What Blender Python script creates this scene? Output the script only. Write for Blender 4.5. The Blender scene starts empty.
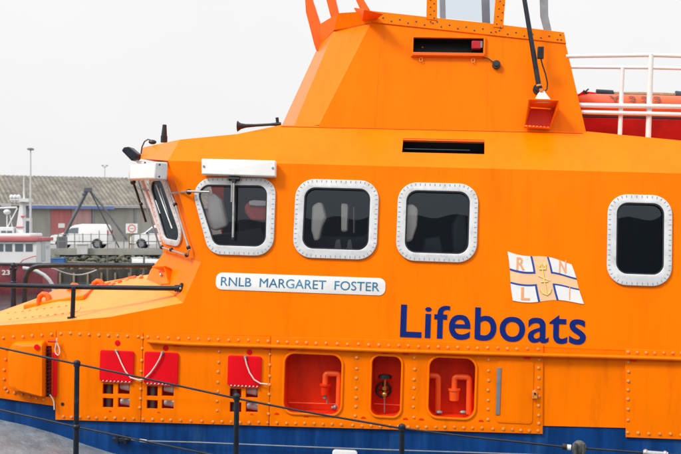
import bpy, bmesh, math, random
from mathutils import Vector, Matrix, Euler
from mathutils.geometry import tessellate_polygon
random.seed(7)
SC = bpy.context.scene
COL = SC.collection
rad = math.radians

# ------------------------------------------------------------------ camera
F = 1100.0            # focal length in photo pixels (681 wide)
EYE = Vector((0, 0, 1.6))
HOR = 227.0
cam_d = bpy.data.cameras.new('camera'); cam = bpy.data.objects.new('camera', cam_d); COL.objects.link(cam)
cam.location = EYE; cam.rotation_euler = (rad(90), 0, 0)
cam_d.sensor_width = 36.0; cam_d.lens = 36.0 * F / 681.0
cam_d.clip_start = 0.1; cam_d.clip_end = 3000
cam_d.dof.use_dof = True; cam_d.dof.focus_distance = 10.0; cam_d.dof.aperture_fstop = 5.0
SC.camera = cam

# ------------------------------------------------------------------ world (overcast) and sun
SUN_EL, SUN_AZ = rad(46), rad(236)      # direction the light comes from, azimuth clockwise from +Y
w = bpy.data.worlds.new('World'); SC.world = w; w.use_nodes = True
nt = w.node_tree; nt.nodes.clear()
out = nt.nodes.new('ShaderNodeOutputWorld'); bg = nt.nodes.new('ShaderNodeBackground')
sky = nt.nodes.new('ShaderNodeTexSky'); sky.sky_type = 'NISHITA'; sky.sun_disc = False
sky.sun_elevation = SUN_EL; sky.sun_rotation = SUN_AZ; sky.dust_density = 5.0
hs = nt.nodes.new('ShaderNodeHueSaturation'); hs.inputs['Saturation'].default_value = 0.12
tc = nt.nodes.new('ShaderNodeTexCoord'); sx = nt.nodes.new('ShaderNodeSeparateXYZ')
cr = nt.nodes.new('ShaderNodeValToRGB')
cr.color_ramp.elements[0].position = 0.0; cr.color_ramp.elements[0].color = (8.25, 8.3, 8.25, 1)
cr.color_ramp.elements[1].position = 1.0; cr.color_ramp.elements[1].color = (17, 17.3, 17.8, 1)
e = cr.color_ramp.elements.new(0.22); e.color = (8.5, 8.5, 8.5, 1)
e = cr.color_ramp.elements.new(0.5); e.color = (12.5, 12.6, 12.9, 1)
ns = nt.nodes.new('ShaderNodeTexNoise'); ns.inputs['Scale'].default_value = 1.6; ns.inputs['Detail'].default_value = 5
mr = nt.nodes.new('ShaderNodeMapRange'); mr.inputs['From Min'].default_value = 0.3; mr.inputs['From Max'].default_value = 0.7
mr.inputs['To Min'].default_value = 0.95; mr.inputs['To Max'].default_value = 1.04
mixc = nt.nodes.new('ShaderNodeMix'); mixc.data_type = 'RGBA'; mixc.inputs['Factor'].default_value = 0.93
mul = nt.nodes.new('ShaderNodeVectorMath'); mul.operation = 'SCALE'
L = nt.links.new
L(tc.outputs['Generated'], sx.inputs[0]); L(sx.outputs['Z'], cr.inputs[0])
L(tc.outputs['Generated'], ns.inputs['Vector']); L(ns.outputs['Fac'], mr.inputs['Value'])
L(sky.outputs[0], hs.inputs['Color']); L(hs.outputs[0], mixc.inputs['A']); L(cr.outputs[0], mixc.inputs['B'])
L(mixc.outputs['Result'], mul.inputs[0]); L(mr.outputs[0], mul.inputs['Scale'])
L(mul.outputs[0], bg.inputs['Color']); bg.inputs['Strength'].default_value = 0.1
L(bg.outputs[0], out.inputs['Surface'])

sd = bpy.data.lights.new('sun', 'SUN'); sd.energy = 2.3; sd.angle = rad(14); sd.color = (1.0, 0.96, 0.9)
so = bpy.data.objects.new('sun', sd); COL.objects.link(so)
dvec = Vector((math.sin(SUN_AZ) * math.cos(SUN_EL), math.cos(SUN_AZ) * math.cos(SUN_EL), math.sin(SUN_EL)))
so.rotation_euler = dvec.to_track_quat('Z', 'Y').to_euler(); so.location = (0, -5, 20)

vs = SC.view_settings
SC.display_settings.display_device = 'sRGB'
vs.view_transform = 'Standard'; vs.look = 'None'; vs.gamma = 1; vs.use_curve_mapping = False
vs.exposure = 0.2

# ------------------------------------------------------------------ materials
def new_mat(name):
    m = bpy.data.materials.new(name); m.use_nodes = True
    n = m.node_tree; b = n.nodes['Principled BSDF']
    return m, n, b

def paint(name, col, rough=0.4, var=0.08, scale=3.0, stretch=(1, 1, 0.25), bump=0.0, bscale=6, metal=0.0, coat=0.0,
          dirt=None, dirt_amt=0.0, dirt_scale=6, spec=0.5, streak=0.0):
    m, n, b = new_mat(name)
    t = n.nodes.new('ShaderNodeTexCoord'); mp = n.nodes.new('ShaderNodeMapping'); mp.inputs['Scale'].default_value = stretch
    n.links.new(t.outputs['Object'], mp.inputs[0])
    no = n.nodes.new('ShaderNodeTexNoise'); no.inputs['Scale'].default_value = scale; no.inputs['Detail'].default_value = 6
    no.inputs['Roughness'].default_value = 0.62
    n.links.new(mp.outputs[0], no.inputs['Vector'])
    r = n.nodes.new('ShaderNodeValToRGB')
    lo = [max(0, c * (1 - var)) for c in col]; hi = [min(1, c * (1 + var)) for c in col]
    r.color_ramp.elements[0].position = 0.32; r.color_ramp.elements[0].color = (*lo, 1)
    r.color_ramp.elements[1].position = 0.68; r.color_ramp.elements[1].color = (*hi, 1)
    n.links.new(no.outputs['Fac'], r.inputs[0])
    last = r.outputs[0]
    if streak:
        mp3 = n.nodes.new('ShaderNodeMapping'); mp3.inputs['Scale'].default_value = (1, 1, 0.035)
        n.links.new(t.outputs['Object'], mp3.inputs[0])
        n3 = n.nodes.new('ShaderNodeTexNoise'); n3.inputs['Scale'].default_value = 13; n3.inputs['Detail'].default_value = 4
        n.links.new(mp3.outputs[0], n3.inputs['Vector'])
        r3 = n.nodes.new('ShaderNodeMapRange'); r3.inputs['From Min'].default_value = .55; r3.inputs['From Max'].default_value = .75
        r3.inputs['To Min'].default_value = 1.0; r3.inputs['To Max'].default_value = 1 - streak*2
        n.links.new(n3.outputs['Fac'], r3.inputs['Value'])
        s3 = n.nodes.new('ShaderNodeVectorMath'); s3.operation = 'SCALE'
        n.links.new(last, s3.inputs[0]); n.links.new(r3.outputs[0], s3.inputs['Scale']); last = s3.outputs[0]
    if dirt:
        n2 = n.nodes.new('ShaderNodeTexNoise'); n2.inputs['Scale'].default_value = dirt_scale; n2.inputs['Detail'].default_value = 8
        n2.inputs['Roughness'].default_value = 0.7
        mp2 = n.nodes.new('ShaderNodeMapping'); mp2.inputs['Scale'].default_value = stretch; mp2.inputs['Location'].default_value = (3.1, 1.7, 9.2)
        n.links.new(t.outputs['Object'], mp2.inputs[0]); n.links.new(mp2.outputs[0], n2.inputs['Vector'])
        r2 = n.nodes.new('ShaderNodeMapRange'); r2.inputs['From Min'].default_value = 0.52; r2.inputs['From Max'].default_value = 0.75
        r2.inputs['To Max'].default_value = dirt_amt
        n.links.new(n2.outputs['Fac'], r2.inputs['Value'])
        mx = n.nodes.new('ShaderNodeMix'); mx.data_type = 'RGBA'; mx.inputs['B'].default_value = (*dirt, 1)
        n.links.new(r2.outputs[0], mx.inputs['Factor']); n.links.new(last, mx.inputs['A']); last = mx.outputs['Result']
    n.links.new(last, b.inputs['Base Color'])
    b.inputs['Roughness'].default_value = rough; b.inputs['Metallic'].default_value = metal
    b.inputs['Specular IOR Level'].default_value = spec
    b.inputs['Coat Weight'].default_value = coat; b.inputs['Coat Roughness'].default_value = 0.18
    # roughness variation
    rr = n.nodes.new('ShaderNodeMapRange'); rr.inputs['To Min'].default_value = max(0.02, rough - 0.08); rr.inputs['To Max'].default_value = min(1, rough + 0.12)
    n.links.new(no.outputs['Fac'], rr.inputs['Value']); n.links.new(rr.outputs[0], b.inputs['Roughness'])
    if bump:
        nb = n.nodes.new('ShaderNodeTexNoise'); nb.inputs['Scale'].default_value = bscale; nb.inputs['Detail'].default_value = 3
        n.links.new(t.outputs['Object'], nb.inputs['Vector'])
        bu = n.nodes.new('ShaderNodeBump'); bu.inputs['Strength'].default_value = bump; bu.inputs['Distance'].default_value = 0.02
        n.links.new(nb.outputs['Fac'], bu.inputs['Height']); n.links.new(bu.outputs[0], b.inputs['Normal'])
        if coat: n.links.new(bu.outputs[0], b.inputs['Coat Normal'])
    return m

ORANGE = (0.96, 0.186, 0.0)
M = {}
M['orange'] = paint('orange_paint', ORANGE, 0.27, 0.05, 2.2, (1, 1, 0.12), 0.22, 1.6, spec=0.08, streak=0.06, dirt=(0.70, 0.11, 0.001), dirt_amt=0.35, dirt_scale=5)
M['orange_low'] = paint('orange_gloss_paint', (0.97, 0.188, 0.0), 0.3, 0.05, 4, (1, 1, 0.2), 0.15, 3, spec=0.10, streak=0.05, dirt=(0.60, 0.09, 0.002), dirt_amt=0.5, dirt_scale=7)
M['orange_weath'] = paint('weathered_orange_paint', (0.90, 0.28, 0.02), 0.5, 0.1, 8, (1, 1, 1), 0.2, 20, dirt=(0.5, 0.13, 0.02), dirt_amt=0.5, dirt_scale=9)
M['red'] = paint('red_paint', (0.78, 0.004, 0.012), 0.4, 0.08, 6, bump=0.05, spec=0.15)
M['orange_red'] = paint('orange_red_with_shade', (0.88, 0.115, 0.004), 0.4, 0.1, 5, (1, 1, 0.3), spec=0.25)  # orange deepened for shaded uprights and gusset; also plain red-orange fittings
M['recess'] = paint('recess_shade_orange', (0.78, 0.03, 0.002), 0.4, 0.15, 5, bump=0.08, spec=0.25, dirt=(0.2, 0.01, 0.004), dirt_amt=0.5)  # hull orange reddened; recess shade and orange bounce sit in this colour
M['pipe'] = paint('orange_red_pipe_paint', (0.92, 0.10, 0.01), 0.35, 0.1, 12)
M['bolt'] = paint('bolt_paint', (0.80, 0.25, 0.05), 0.3, 0.35, 30, (1, 1, 1), dirt=(0.55, 0.32, 0.20), dirt_amt=0.8, dirt_scale=25)
M['blue'] = paint('navy_hull_paint', (0.002, 0.040, 0.17), 0.4, 0.35, 7, (1, 1, 0.12), 0.15, 5, spec=0.2, dirt=(0.03, 0.10, 0.24), dirt_amt=0.6, dirt_scale=9)
M['deck'] = paint('grey_deck_paint', (0.17, 0.20, 0.22), 0.35, 0.3, 5, (1, 1, 1), 0.35, 30, dirt=(0.33, 0.38, 0.42), dirt_amt=0.7, dirt_scale=4)
M['white'] = paint('white_paint', (0.78, 0.78, 0.77), 0.35, 0.05, 5, (1, 1, 1), dirt=(0.55, 0.52, 0.48), dirt_amt=0.4)
M['frame'] = paint('pale_window_frame_paint', (0.64, 0.65, 0.67), 0.35, 0.10, 9, (1, 1, 1), dirt=(0.38, 0.35, 0.32), dirt_amt=0.7, dirt_scale=12)
M['slot'] = paint('dark_screw_slot', (0.10, 0.09, 0.08), 0.5)
M['tick'] = paint('grey_screw_head', (0.30, 0.30, 0.31), 0.5)
M['rubber'] = paint('black_rubber', (0.014, 0.016, 0.020), 0.5, 0.3, 10, (1, 1, 1))
M['rail'] = paint('blue_black_rail_paint', (0.008, 0.014, 0.024), 0.4, 0.3, 14, (1, 1, 1), spec=0.35, dirt=(0.05, 0.06, 0.07), dirt_amt=0.5)
M['steel'] = paint('worn_steel', (0.45, 0.45, 0.45), 0.35, 0.15, 20, (1, 1, 1), metal=0.8)
M['greymetal'] = paint('grey_metal', (0.22, 0.24, 0.26), 0.45, 0.15, 10, (1, 1, 1), metal=0.3)
M['brass'] = paint('aged_brass', (0.45, 0.26, 0.06), 0.35, 0.25, 20, (1, 1, 1), metal=0.8)
M['cord'] = paint('pale_cord', (0.72, 0.62, 0.55), 0.8, 0.1, 40)
M['inside'] = paint('dark_cabin_lining', (0.020, 0.036, 0.058), 0.7, 0.2, 6)
M['console'] = paint('dark_console_plastic', (0.03, 0.042, 0.06), 0.5, 0.2, 6)
M['seat'] = paint('pale_seat_vinyl', (0.92, 0.88, 0.82), 0.6, 0.08, 8)
M['pinkseat'] = paint('red_and_white_cloth', (0.75, 0.13, 0.12), 0.7, 0.2, 8)
M['black'] = paint('black_enamel', (0.008, 0.009, 0.012), 0.45, 0.2, 8)
M['letter_blue'] = paint('dark_blue_lettering', (0.001, 0.016, 0.155), 0.45, 0.05, 8, spec=0.15)
M['letter_teal'] = paint('teal_lettering', (0.02, 0.16, 0.30), 0.45, 0.35, 9, (1, 1, 1), dirt=(0.45, 0.62, 0.72), dirt_amt=0.6, dirt_scale=5)
M['flag_tan'] = paint('faded_red_decal', (0.84, 0.52, 0.28), 0.45, 0.05, 9)
M['flag_letter'] = paint('faded_letter_decal', (0.80, 0.36, 0.17), 0.45, 0.05, 9)
M['flag_yellow'] = paint('yellow_decal', (0.88, 0.62, 0.16), 0.45, 0.05, 9)
M['flag_blue'] = paint('blue_decal', (0.012, 0.05, 0.32), 0.45, 0.05, 9)
M['tube_red'] = paint('orange_inflatable_fabric', (0.78, 0.11, 0.03), 0.5, 0.1, 5, (1, 1, 1), 0.2, 8)
M['cover_red'] = paint('dark_red_cover', (0.45, 0.008, 0.02), 0.6, 0.25, 5, (1, 1, 1), 0.5, 5)
M['rope'] = paint('brown_rope', (0.30, 0.20, 0.12), 0.85, 0.3, 30, (1, 1, 1))
M['insul'] = paint('white_insulator', (0.75, 0.78, 0.82), 0.25, 0.05, 8)  # surface of the round insulators in the vent boxes

def glass_mat(name, tint, ior=1.5, rough=0.01, bump=0.0):
    m, n, b = new_mat(name); n.nodes.remove(b)
    o = n.nodes['Material Output']
    tr = n.nodes.new('ShaderNodeBsdfTransparent'); tr.inputs[0].default_value = (*tint, 1)
    gl = n.nodes.new('ShaderNodeBsdfGlossy'); gl.inputs['Roughness'].default_value = rough; gl.inputs['Color'].default_value = (0.76, 0.88, 1.0, 1)
    fr = n.nodes.new('ShaderNodeFresnel'); fr.inputs['IOR'].default_value = ior
    mx = n.nodes.new('ShaderNodeMixShader')
    n.links.new(fr.outputs[0], mx.inputs[0]); n.links.new(tr.outputs[0], mx.inputs[1]); n.links.new(gl.outputs[0], mx.inputs[2])
    n.links.new(mx.outputs[0], o.inputs[0])
    if bump:
        t = n.nodes.new('ShaderNodeTexCoord')
        nb = n.nodes.new('ShaderNodeTexNoise'); nb.inputs['Scale'].default_value = 2.5
        n.links.new(t.outputs['Object'], nb.inputs['Vector'])
        bu = n.nodes.new('ShaderNodeBump'); bu.inputs['Strength'].default_value = bump; bu.inputs['Distance'].default_value = 0.01
        n.links.new(nb.outputs['Fac'], bu.inputs['Height'])
        n.links.new(bu.outputs[0], gl.inputs['Normal'])
    return m
M['glass'] = glass_mat('tinted_window_glass', (0.94, 0.96, 0.98), 1.62, 0.0)
M['clear'] = glass_mat('clear_screen', (0.86, 0.89, 0.92), 1.45, 0.02)
M['carglass'] = paint('dark_vehicle_glass', (0.10, 0.12, 0.14), 0.08, 0.05, 2, spec=0.8)

# ------------------------------------------------------------------ mesh builder
class MB:
    def __init__(s): s.v = []; s.f = []; s.m = []
    def add(s, vs_, fs, mi=0):
        o = len(s.v); s.v += [tuple(x) for x in vs_]
        for f in fs: s.f.append(tuple(i + o for i in f)); s.m.append(mi)
    def box(s, lo, hi, mi=0, mat=None):
        x0, y0, z0 = lo; x1, y1, z1 = hi
        v = [Vector(p) for p in ((x0,y0,z0),(x1,y0,z0),(x1,y1,z0),(x0,y1,z0),(x0,y0,z1),(x1,y0,z1),(x1,y1,z1),(x0,y1,z1))]
        if mat: v = [mat @ p for p in v]
        s.add(v, [(0,3,2,1),(4,5,6,7),(0,1,5,4),(1,2,6,5),(2,3,7,6),(3,0,4,7)], mi)
    def tube(s, pts, r, mi=0, seg=10, cap=True):
        pts = [Vector(p) for p in pts]; n = len(pts)
        rs = r if isinstance(r, (list, tuple)) else [r] * n
        rings = []; up = None
        for i, p in enumerate(pts):
            if i == 0: d = pts[1] - p
            elif i == n - 1: d = p - pts[i - 1]
            else: d = (pts[i + 1] - p).normalized() + (p - pts[i - 1]).normalized()
            d.normalize()
            if up is None:
                up = Vector((0, 0, 1)) if abs(d.z) < 0.9 else Vector((1, 0, 0))
            a = d.cross(up).normalized(); b = a.cross(d).normalized(); up = b
            rings.append([p + (a * math.cos(t) + b * math.sin(t)) * rs[i] for t in [2 * math.pi * k / seg for k in range(seg)]])
        v = [q for rg in rings for q in rg]; fs = []
        for i in range(n - 1):
            for k in range(seg):
                k2 = (k + 1) % seg
                fs.append((i*seg+k, (i+1)*seg+k, (i+1)*seg+k2, i*seg+k2))
        if cap:
            fs.append(tuple(range(seg))); fs.append(tuple(reversed(range((n-1)*seg, n*seg))))
        s.add(v, fs, mi)
    def cyl(s, a, b, r, mi=0, seg=16, r2=None): s.tube([a, b], [r, r if r2 is None else r2], mi, seg)
    def ball(s, c, r, mi=0, seg=12, sc=(1, 1, 1)):
        c = Vector(c); v = []; fs = []; rn = seg // 2
        for i in range(1, rn):
            th = math.pi * i / rn
            for k in range(seg):
                ph = 2 * math.pi * k / seg
                v.append(c + Vector((r*sc[0]*math.sin(th)*math.cos(ph), r*sc[1]*math.sin(th)*math.sin(ph), r*sc[2]*math.cos(th))))
        top = len(v); v.append(c + Vector((0, 0, r*sc[2]))); v.append(c - Vector((0, 0, r*sc[2])))
        for i in range(rn - 2):
            for k in range(seg):
                k2 = (k+1) % seg; fs.append((i*seg+k, (i+1)*seg+k, (i+1)*seg+k2, i*seg+k2))
        for k in range(seg):
            k2 = (k+1) % seg; fs.append((top, k, k2)); fs.append((top+1, (rn-2)*seg+k2, (rn-2)*seg+k))
        s.add(v, fs, mi)
    def prism(s, loop, vec, mi=0):
        """closed solid: 3D polygon loop swept by vec"""
        vec = Vector(vec); n = len(loop); v = [Vector(p) for p in loop]; v2 = [p + vec for p in v]
        tri = tessellate_polygon([v])
        fs = [tuple(t) for t in tri] + [tuple(n + i for i in reversed(t)) for t in tri]
        for i in range(n): j = (i+1) % n; fs.append((i, j, n+j, n+i))
        s.add(v + v2, fs, mi)
    def plate(s, pl, loops, thick=0.01, off=0.0, mi=0, bev=0.0):
        """flat plate with holes in plane pl (loops of uv points, even-odd); front face at height off above the plane"""
        cu = bpy.data.curves.new('t', 'CURVE'); cu.dimensions = '2D'; cu.fill_mode = 'BOTH'
        for lp in loops:
            sp = cu.splines.new('POLY'); sp.points.add(len(lp) - 1); sp.use_cyclic_u = True
            for i, q in enumerate(lp): sp.points[i].co = (q[0], q[1], 0, 1)
        cu.extrude = max(0.0001, thick / 2 - bev)
        if bev: cu.bevel_depth = bev; cu.bevel_resolution = 2; cu.offset = -bev
        ob = bpy.data.objects.new('t', cu); COL.objects.link(ob)
        dg = bpy.context.evaluated_depsgraph_get(); dg.update()
        me = bpy.data.meshes.new_from_object(ob.evaluated_get(dg), depsgraph=dg)
        v = [pl.p3(q.co.x, q.co.y, q.co.z - thick / 2 + off) for q in me.vertices]
        fs = [tuple(p.vertices) for p in me.polygons]
        s.add(v, fs, mi)
        bpy.data.objects.remove(ob); bpy.data.curves.remove(cu); bpy.data.meshes.remove(me)
    def tunnel(s, pl, lp, depth, off=0.0, mi=0, back=True, mib=None):
        n = len(lp); v = [pl.p3(q[0], q[1], off) for q in lp] + [pl.p3(q[0], q[1], off - depth) for q in lp]
        s.add(v, [(i, (i+1) % n, n + (i+1) % n, n + i) for i in range(n)], mi)
        if back: s.add([pl.p3(q[0], q[1], off - depth) for q in lp], [tuple(range(n))], mi if mib is None else mib)
    def build(s, name, mats, parent=None, loc=None, rot=None, smooth=True, angle=35, bevel=0.0, kind=None, label=None):
        me = bpy.data.meshes.new(name)
        me.from_pydata(s.v, [], s.f)
        if not isinstance(mats, (list, tuple)): mats = [mats]
        for m in mats: me.materials.append(M[m] if isinstance(m, str) else m)
        me.polygons.foreach_set('material_index', s.m)
        bm = bmesh.new(); bm.from_mesh(me)
        bmesh.ops.remove_doubles(bm, verts=bm.verts, dist=1e-5)
        bmesh.ops.dissolve_degenerate(bm, edges=bm.edges, dist=1e-6)
        bmesh.ops.recalc_face_normals(bm, faces=bm.faces)
        bm.to_mesh(me); bm.free(); me.update()
        if smooth:
            me.polygons.foreach_set('use_smooth', [True] * len(me.polygons)); me.set_sharp_from_angle(angle=rad(angle))
        ob = bpy.data.objects.new(name, me); COL.objects.link(ob)
        if parent: ob.parent = parent
        if loc is not None: ob.location = loc
        if rot is not None: ob.rotation_euler = rot
        if bevel:
            bv = ob.modifiers.new('bevel', 'BEVEL'); bv.width = bevel; bv.segments = 2; bv.limit_method = 'ANGLE'; bv.angle_limit = rad(40)
        if kind: ob['kind'] = kind
        if label: ob['label'] = label
        return ob

def build_split(mb, name, mats, parent=None, **kw):
    """one object per connected piece"""
    par = list(range(len(mb.v)))
    def find(i):
        while par[i] != i: par[i] = par[par[i]]; i = par[i]
        return i
    for f in mb.f:
        for q in f[1:]: par[find(q)] = find(f[0])
    groups = {}
    for k, f in enumerate(mb.f): groups.setdefault(find(f[0]), []).append(k)
    res = []
    for fs in groups.values():
        ids = sorted({q for k in fs for q in mb.f[k]}); mp = {q: i for i, q in enumerate(ids)}
        c = Vector((0, 0, 0))
        for q in ids: c += Vector(mb.v[q])
        c /= len(ids)
        nb = MB(); nb.v = [tuple(Vector(mb.v[q]) - c) for q in ids]; nb.f = [tuple(mp[q] for q in mb.f[k]) for k in fs]; nb.m = [mb.m[k] for k in fs]
        res.append(nb.build(name, mats, parent, loc=c, **kw))
    return res

def thing(name, label, cat, loc=(0, 0, 0), rot=(0, 0, 0), group=None):
    o = bpy.data.objects.new(name, None); COL.objects.link(o); o.location = loc; o.rotation_euler = rot
    o.empty_display_size = 0.3
    o['label'] = label; o['category'] = cat
    if group: o['group'] = group
    return o
def tag(o, label, cat, group=None):
    o['label'] = label; o['category'] = cat
    if group: o['group'] = group
    return o

# ------------------------------------------------------------------ photo ray helpers
def raydir(px, py): return Vector(((px - 340.5) / F, 1.0, -(py - HOR) / F))
def P(px, py, Y): return EYE + raydir(px, py) * Y
class Frame:
    def __init__(s, loc, rot):
        s.M = Matrix.Translation(Vector(loc)) @ Euler(rot).to_matrix().to_4x4(); s.I = s.M.inverted()
        s.e = s.I @ EYE; s.R = s.I.to_3x3()
    def hit(s, px, py, p, n):
        d = s.R @ raydir(px, py); t = (Vector(p) - s.e).dot(n) / d.dot(n); return s.e + d * t
class Plane:
    def __init__(s, fr, p, a, b):
        s.fr = fr; s.p = Vector(p); s.a = Vector(a).normalized(); s.b = Vector(b).normalized(); s.n = s.a.cross(s.b)
    def hit(s, px, py): return s.fr.hit(px, py, s.p, s.n)
    def uv(s, px, py):
        q = s.hit(px, py) - s.p; return (q.dot(s.a), q.dot(s.b))
    def p3(s, u, v, h=0.0): return s.p + s.a * u + s.b * v + s.n * h
    def at(s, px, py, h=0.0): return s.p3(*s.uv(px, py), h)
    def loop(s, pts): return [s.uv(*q) for q in pts]
    def rrect(s, x0, y0, x1, y1, r=0.0, grow=0.0, seg=8):
        cx, cy = (x0+x1)/2, (y0+y1)/2
        l, r_ = s.uv(x0, cy)[0], s.uv(x1, cy)[0]; b, t = s.uv(cx, y1)[1], s.uv(cx, y0)[1]
        l -= grow; r_ += grow; b -= grow; t += grow
        return round_poly([(l, b), (r_, b), (r_, t), (l, t)], r + grow if r else 0, seg)
def round_poly(pts, r, seg=8):
    if not r: return list(pts)
    n = len(pts); rs = r if isinstance(r, (list, tuple)) else [r]*n; outp = []
    for i in range(n):
        p = Vector(pts[i][:2]); a = Vector(pts[i-1][:2]) - p; b = Vector(pts[(i+1) % n][:2]) - p
        la, lb = a.length, b.length; a.normalize(); b.normalize()
        ang = a.angle(b); rr = rs[i]
        d = min(rr / math.tan(ang/2), la*0.48, lb*0.48); rr = d * math.tan(ang/2)
        c = p + (a + b).normalized() * (rr / math.sin(ang/2))
        s0 = p + a*d - c; e0 = p + b*d - c
        a0 = math.atan2(s0.y, s0.x); a1 = math.atan2(e0.y, e0.x); da = (a1 - a0 + math.pi) % (2*math.pi) - math.pi
        for k in range(seg + 1):
            t = a0 + da*k/seg; outp.append((c.x + rr*math.cos(t), c.y + rr*math.sin(t)))
    return outp
def offset_poly(pts, d):
    """grow (d>0) a smooth counter-clockwise loop"""
    n = len(pts); res = []
    A = sum(pts[i][0]*pts[(i+1) % n][1] - pts[(i+1) % n][0]*pts[i][1] for i in range(n)); sg = 1 if A > 0 else -1
    for i in range(n):
        a = Vector(pts[i-1]); c = Vector(pts[(i+1) % n]); t = (c - a).normalized()
        res.append((pts[i][0] + sg*t.y*d, pts[i][1] - sg*t.x*d))
    return res
def glyph_top(ch):
    cu = bpy.data.curves.new('txt', 'FONT'); cu.body = ch; cu.size = 1; ob = bpy.data.objects.new('txt', cu); COL.objects.link(ob)
    dg = bpy.context.evaluated_depsgraph_get(); dg.update(); me = bpy.data.meshes.new_from_object(ob.evaluated_get(dg), depsgraph=dg)
    t = max(q.co.y for q in me.vertices); bpy.data.objects.remove(ob); bpy.data.curves.remove(cu); bpy.data.meshes.remove(me); return t
def text_mesh(mb, pl, body, u0, u1, v0, v1, off, thick=0.002, weight=0.0, mi=0, space=1.0, fit=None):
    cu = bpy.data.curves.new('txt', 'FONT'); cu.body = body; cu.size = 1; cu.space_character = space
    cu.offset = weight; cu.resolution_u = 6; cu.extrude = 0.01
    ob = bpy.data.objects.new('txt', cu); COL.objects.link(ob)
    dg = bpy.context.evaluated_depsgraph_get(); dg.update()
    me = bpy.data.meshes.new_from_object(ob.evaluated_get(dg), depsgraph=dg)
    if fit:      # raise the x-height to the share fit of the capital height
        xh, cap = glyph_top('x'), glyph_top('L'); k1 = fit*cap/xh; k2 = (cap - fit*cap)/(cap - xh)
        for q in me.vertices:
            if q.co.y > 0: q.co.y = q.co.y*k1 if q.co.y <= xh else fit*cap + (q.co.y - xh)*k2
    xs = [q.co.x for q in me.vertices]; ys = [q.co.y for q in me.vertices]
    x0, x1, y0, y1 = min(xs), max(xs), min(ys), max(ys)
    v = [pl.p3(u0 + (q.co.x-x0)/(x1-x0)*(u1-u0), v0 + (q.co.y-y0)/(y1-y0)*(v1-v0), off + (thick/2)*(1 if q.co.z > 0 else -1)) for q in me.vertices]
    mb.add(v, [tuple(p.vertices) for p in me.polygons], mi)
    bpy.data.objects.remove(ob); bpy.data.curves.remove(cu); bpy.data.meshes.remove(me)

# ==================================================================== THE LIFEBOAT
BLOC = (0, 10.0, -2.1); BROT = (0, rad(1.75), rad(-6))
FB = Frame(BLOC, BROT)
boat = thing('lifeboat', 'large orange lifeboat with white rimmed windows and navy hull alongside the quay', 'lifeboat', BLOC, BROT)
X = (1, 0, 0)
PL = Plane(FB, (0, 0, 0), X, (0, 0, 1))                                   # lower side, vertical
a8, a40, a10 = rad(7), rad(42), rad(9)
PS = Plane(FB, PL.hit(340, 338), X, (0, math.sin(a8), math.cos(a8)))     # cabin side, leaning in
PC = Plane(FB, PS.hit(340, 164.9), X, (0, math.cos(a40), math.sin(a40)))  # roof chamfer
PT = Plane(FB, PC.hit(430, 129), X, (0, math.sin(a10), math.cos(a10)))    # upper tower side
VC = 2.3                                                                # centreline
def mir(p): p = Vector(p); return Vector((p.x, 2*VC - p.y, p.z))
tK = PS.uv(340, 164.9)[1]
def Kp(px):                      # point on the knuckle between side and chamfer at photo column px
    u = PS.uv(px, 164.9 + (px-340)*0.0243)[0]; return (u, tK)
def pv(px, py, v): return FB.hit(px, py, (0, v, 0), Vector((0, 1, 0)))   # boat point on the longitudinal plane y=v

# --- window outlines on the cabin side
def win_loops(pl, pts_out, r_out, pts_in, r_in):
    return round_poly(pl.loop(pts_out), r_out), round_poly(pl.loop(pts_in), r_in)
W = []
W.append((round_poly(PS.loop([(189, 177.5), (276.3, 178.5), (273.6, 256.5), (209.5, 254.5)]), [0.17, 0.15, 0.17, 0.16]),
          round_poly(PS.loop([(195.2, 184.8), (267.6, 185.8), (266, 247.2), (214.5, 245.5)]), [0.10, 0.09, 0.10, 0.09])))
for (xa, ya, xb, yb), (xc, yc, xd, yd) in (((294.4, 180, 378, 259), (303.6, 188.4, 369.6, 249.7)),
                                           ((397, 183.3, 477.6, 262), (405.7, 191.2, 469.3, 253.6)),
                                           ((607, 195, 671.7, 286), (616.2, 203.3, 663.8, 274.6))):
    W.append((PS.rrect(xa, ya, xb, yb, 0.175), PS.rrect(xc, yc, xd, yd, 0.10)))
hole_of = [offset_poly(i, 0.012) for o, i in W]

# --- front side face A (reverse raked, beside the windscreen)
A_tr = PS.p3(*Kp(168)); A_br = PS.hit(201, 262)
A_tl = pv(146, 164, 0.78); A_bl = pv(163.5, 253, 0.72)
PA = Plane(FB, A_bl, (A_br - A_bl), (A_tl - A_bl))
PA.b = (PA.b - PA.a * PA.b.dot(PA.a)).normalized(); PA.n = PA.a.cross(PA.b)
PA_out = round_poly(PA.loop([(146.6, 176.6), (165.8, 175.3), (189, 248.3), (164.5, 243.5)]), [0.14, 0.15, 0.16, 0.12])
PA_in = round_poly(PA.loop([(150, 181.3), (162.8, 180.2), (184.3, 241.8), (166.3, 238)]), [0.08, 0.09, 0.09, 0.08])

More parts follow.
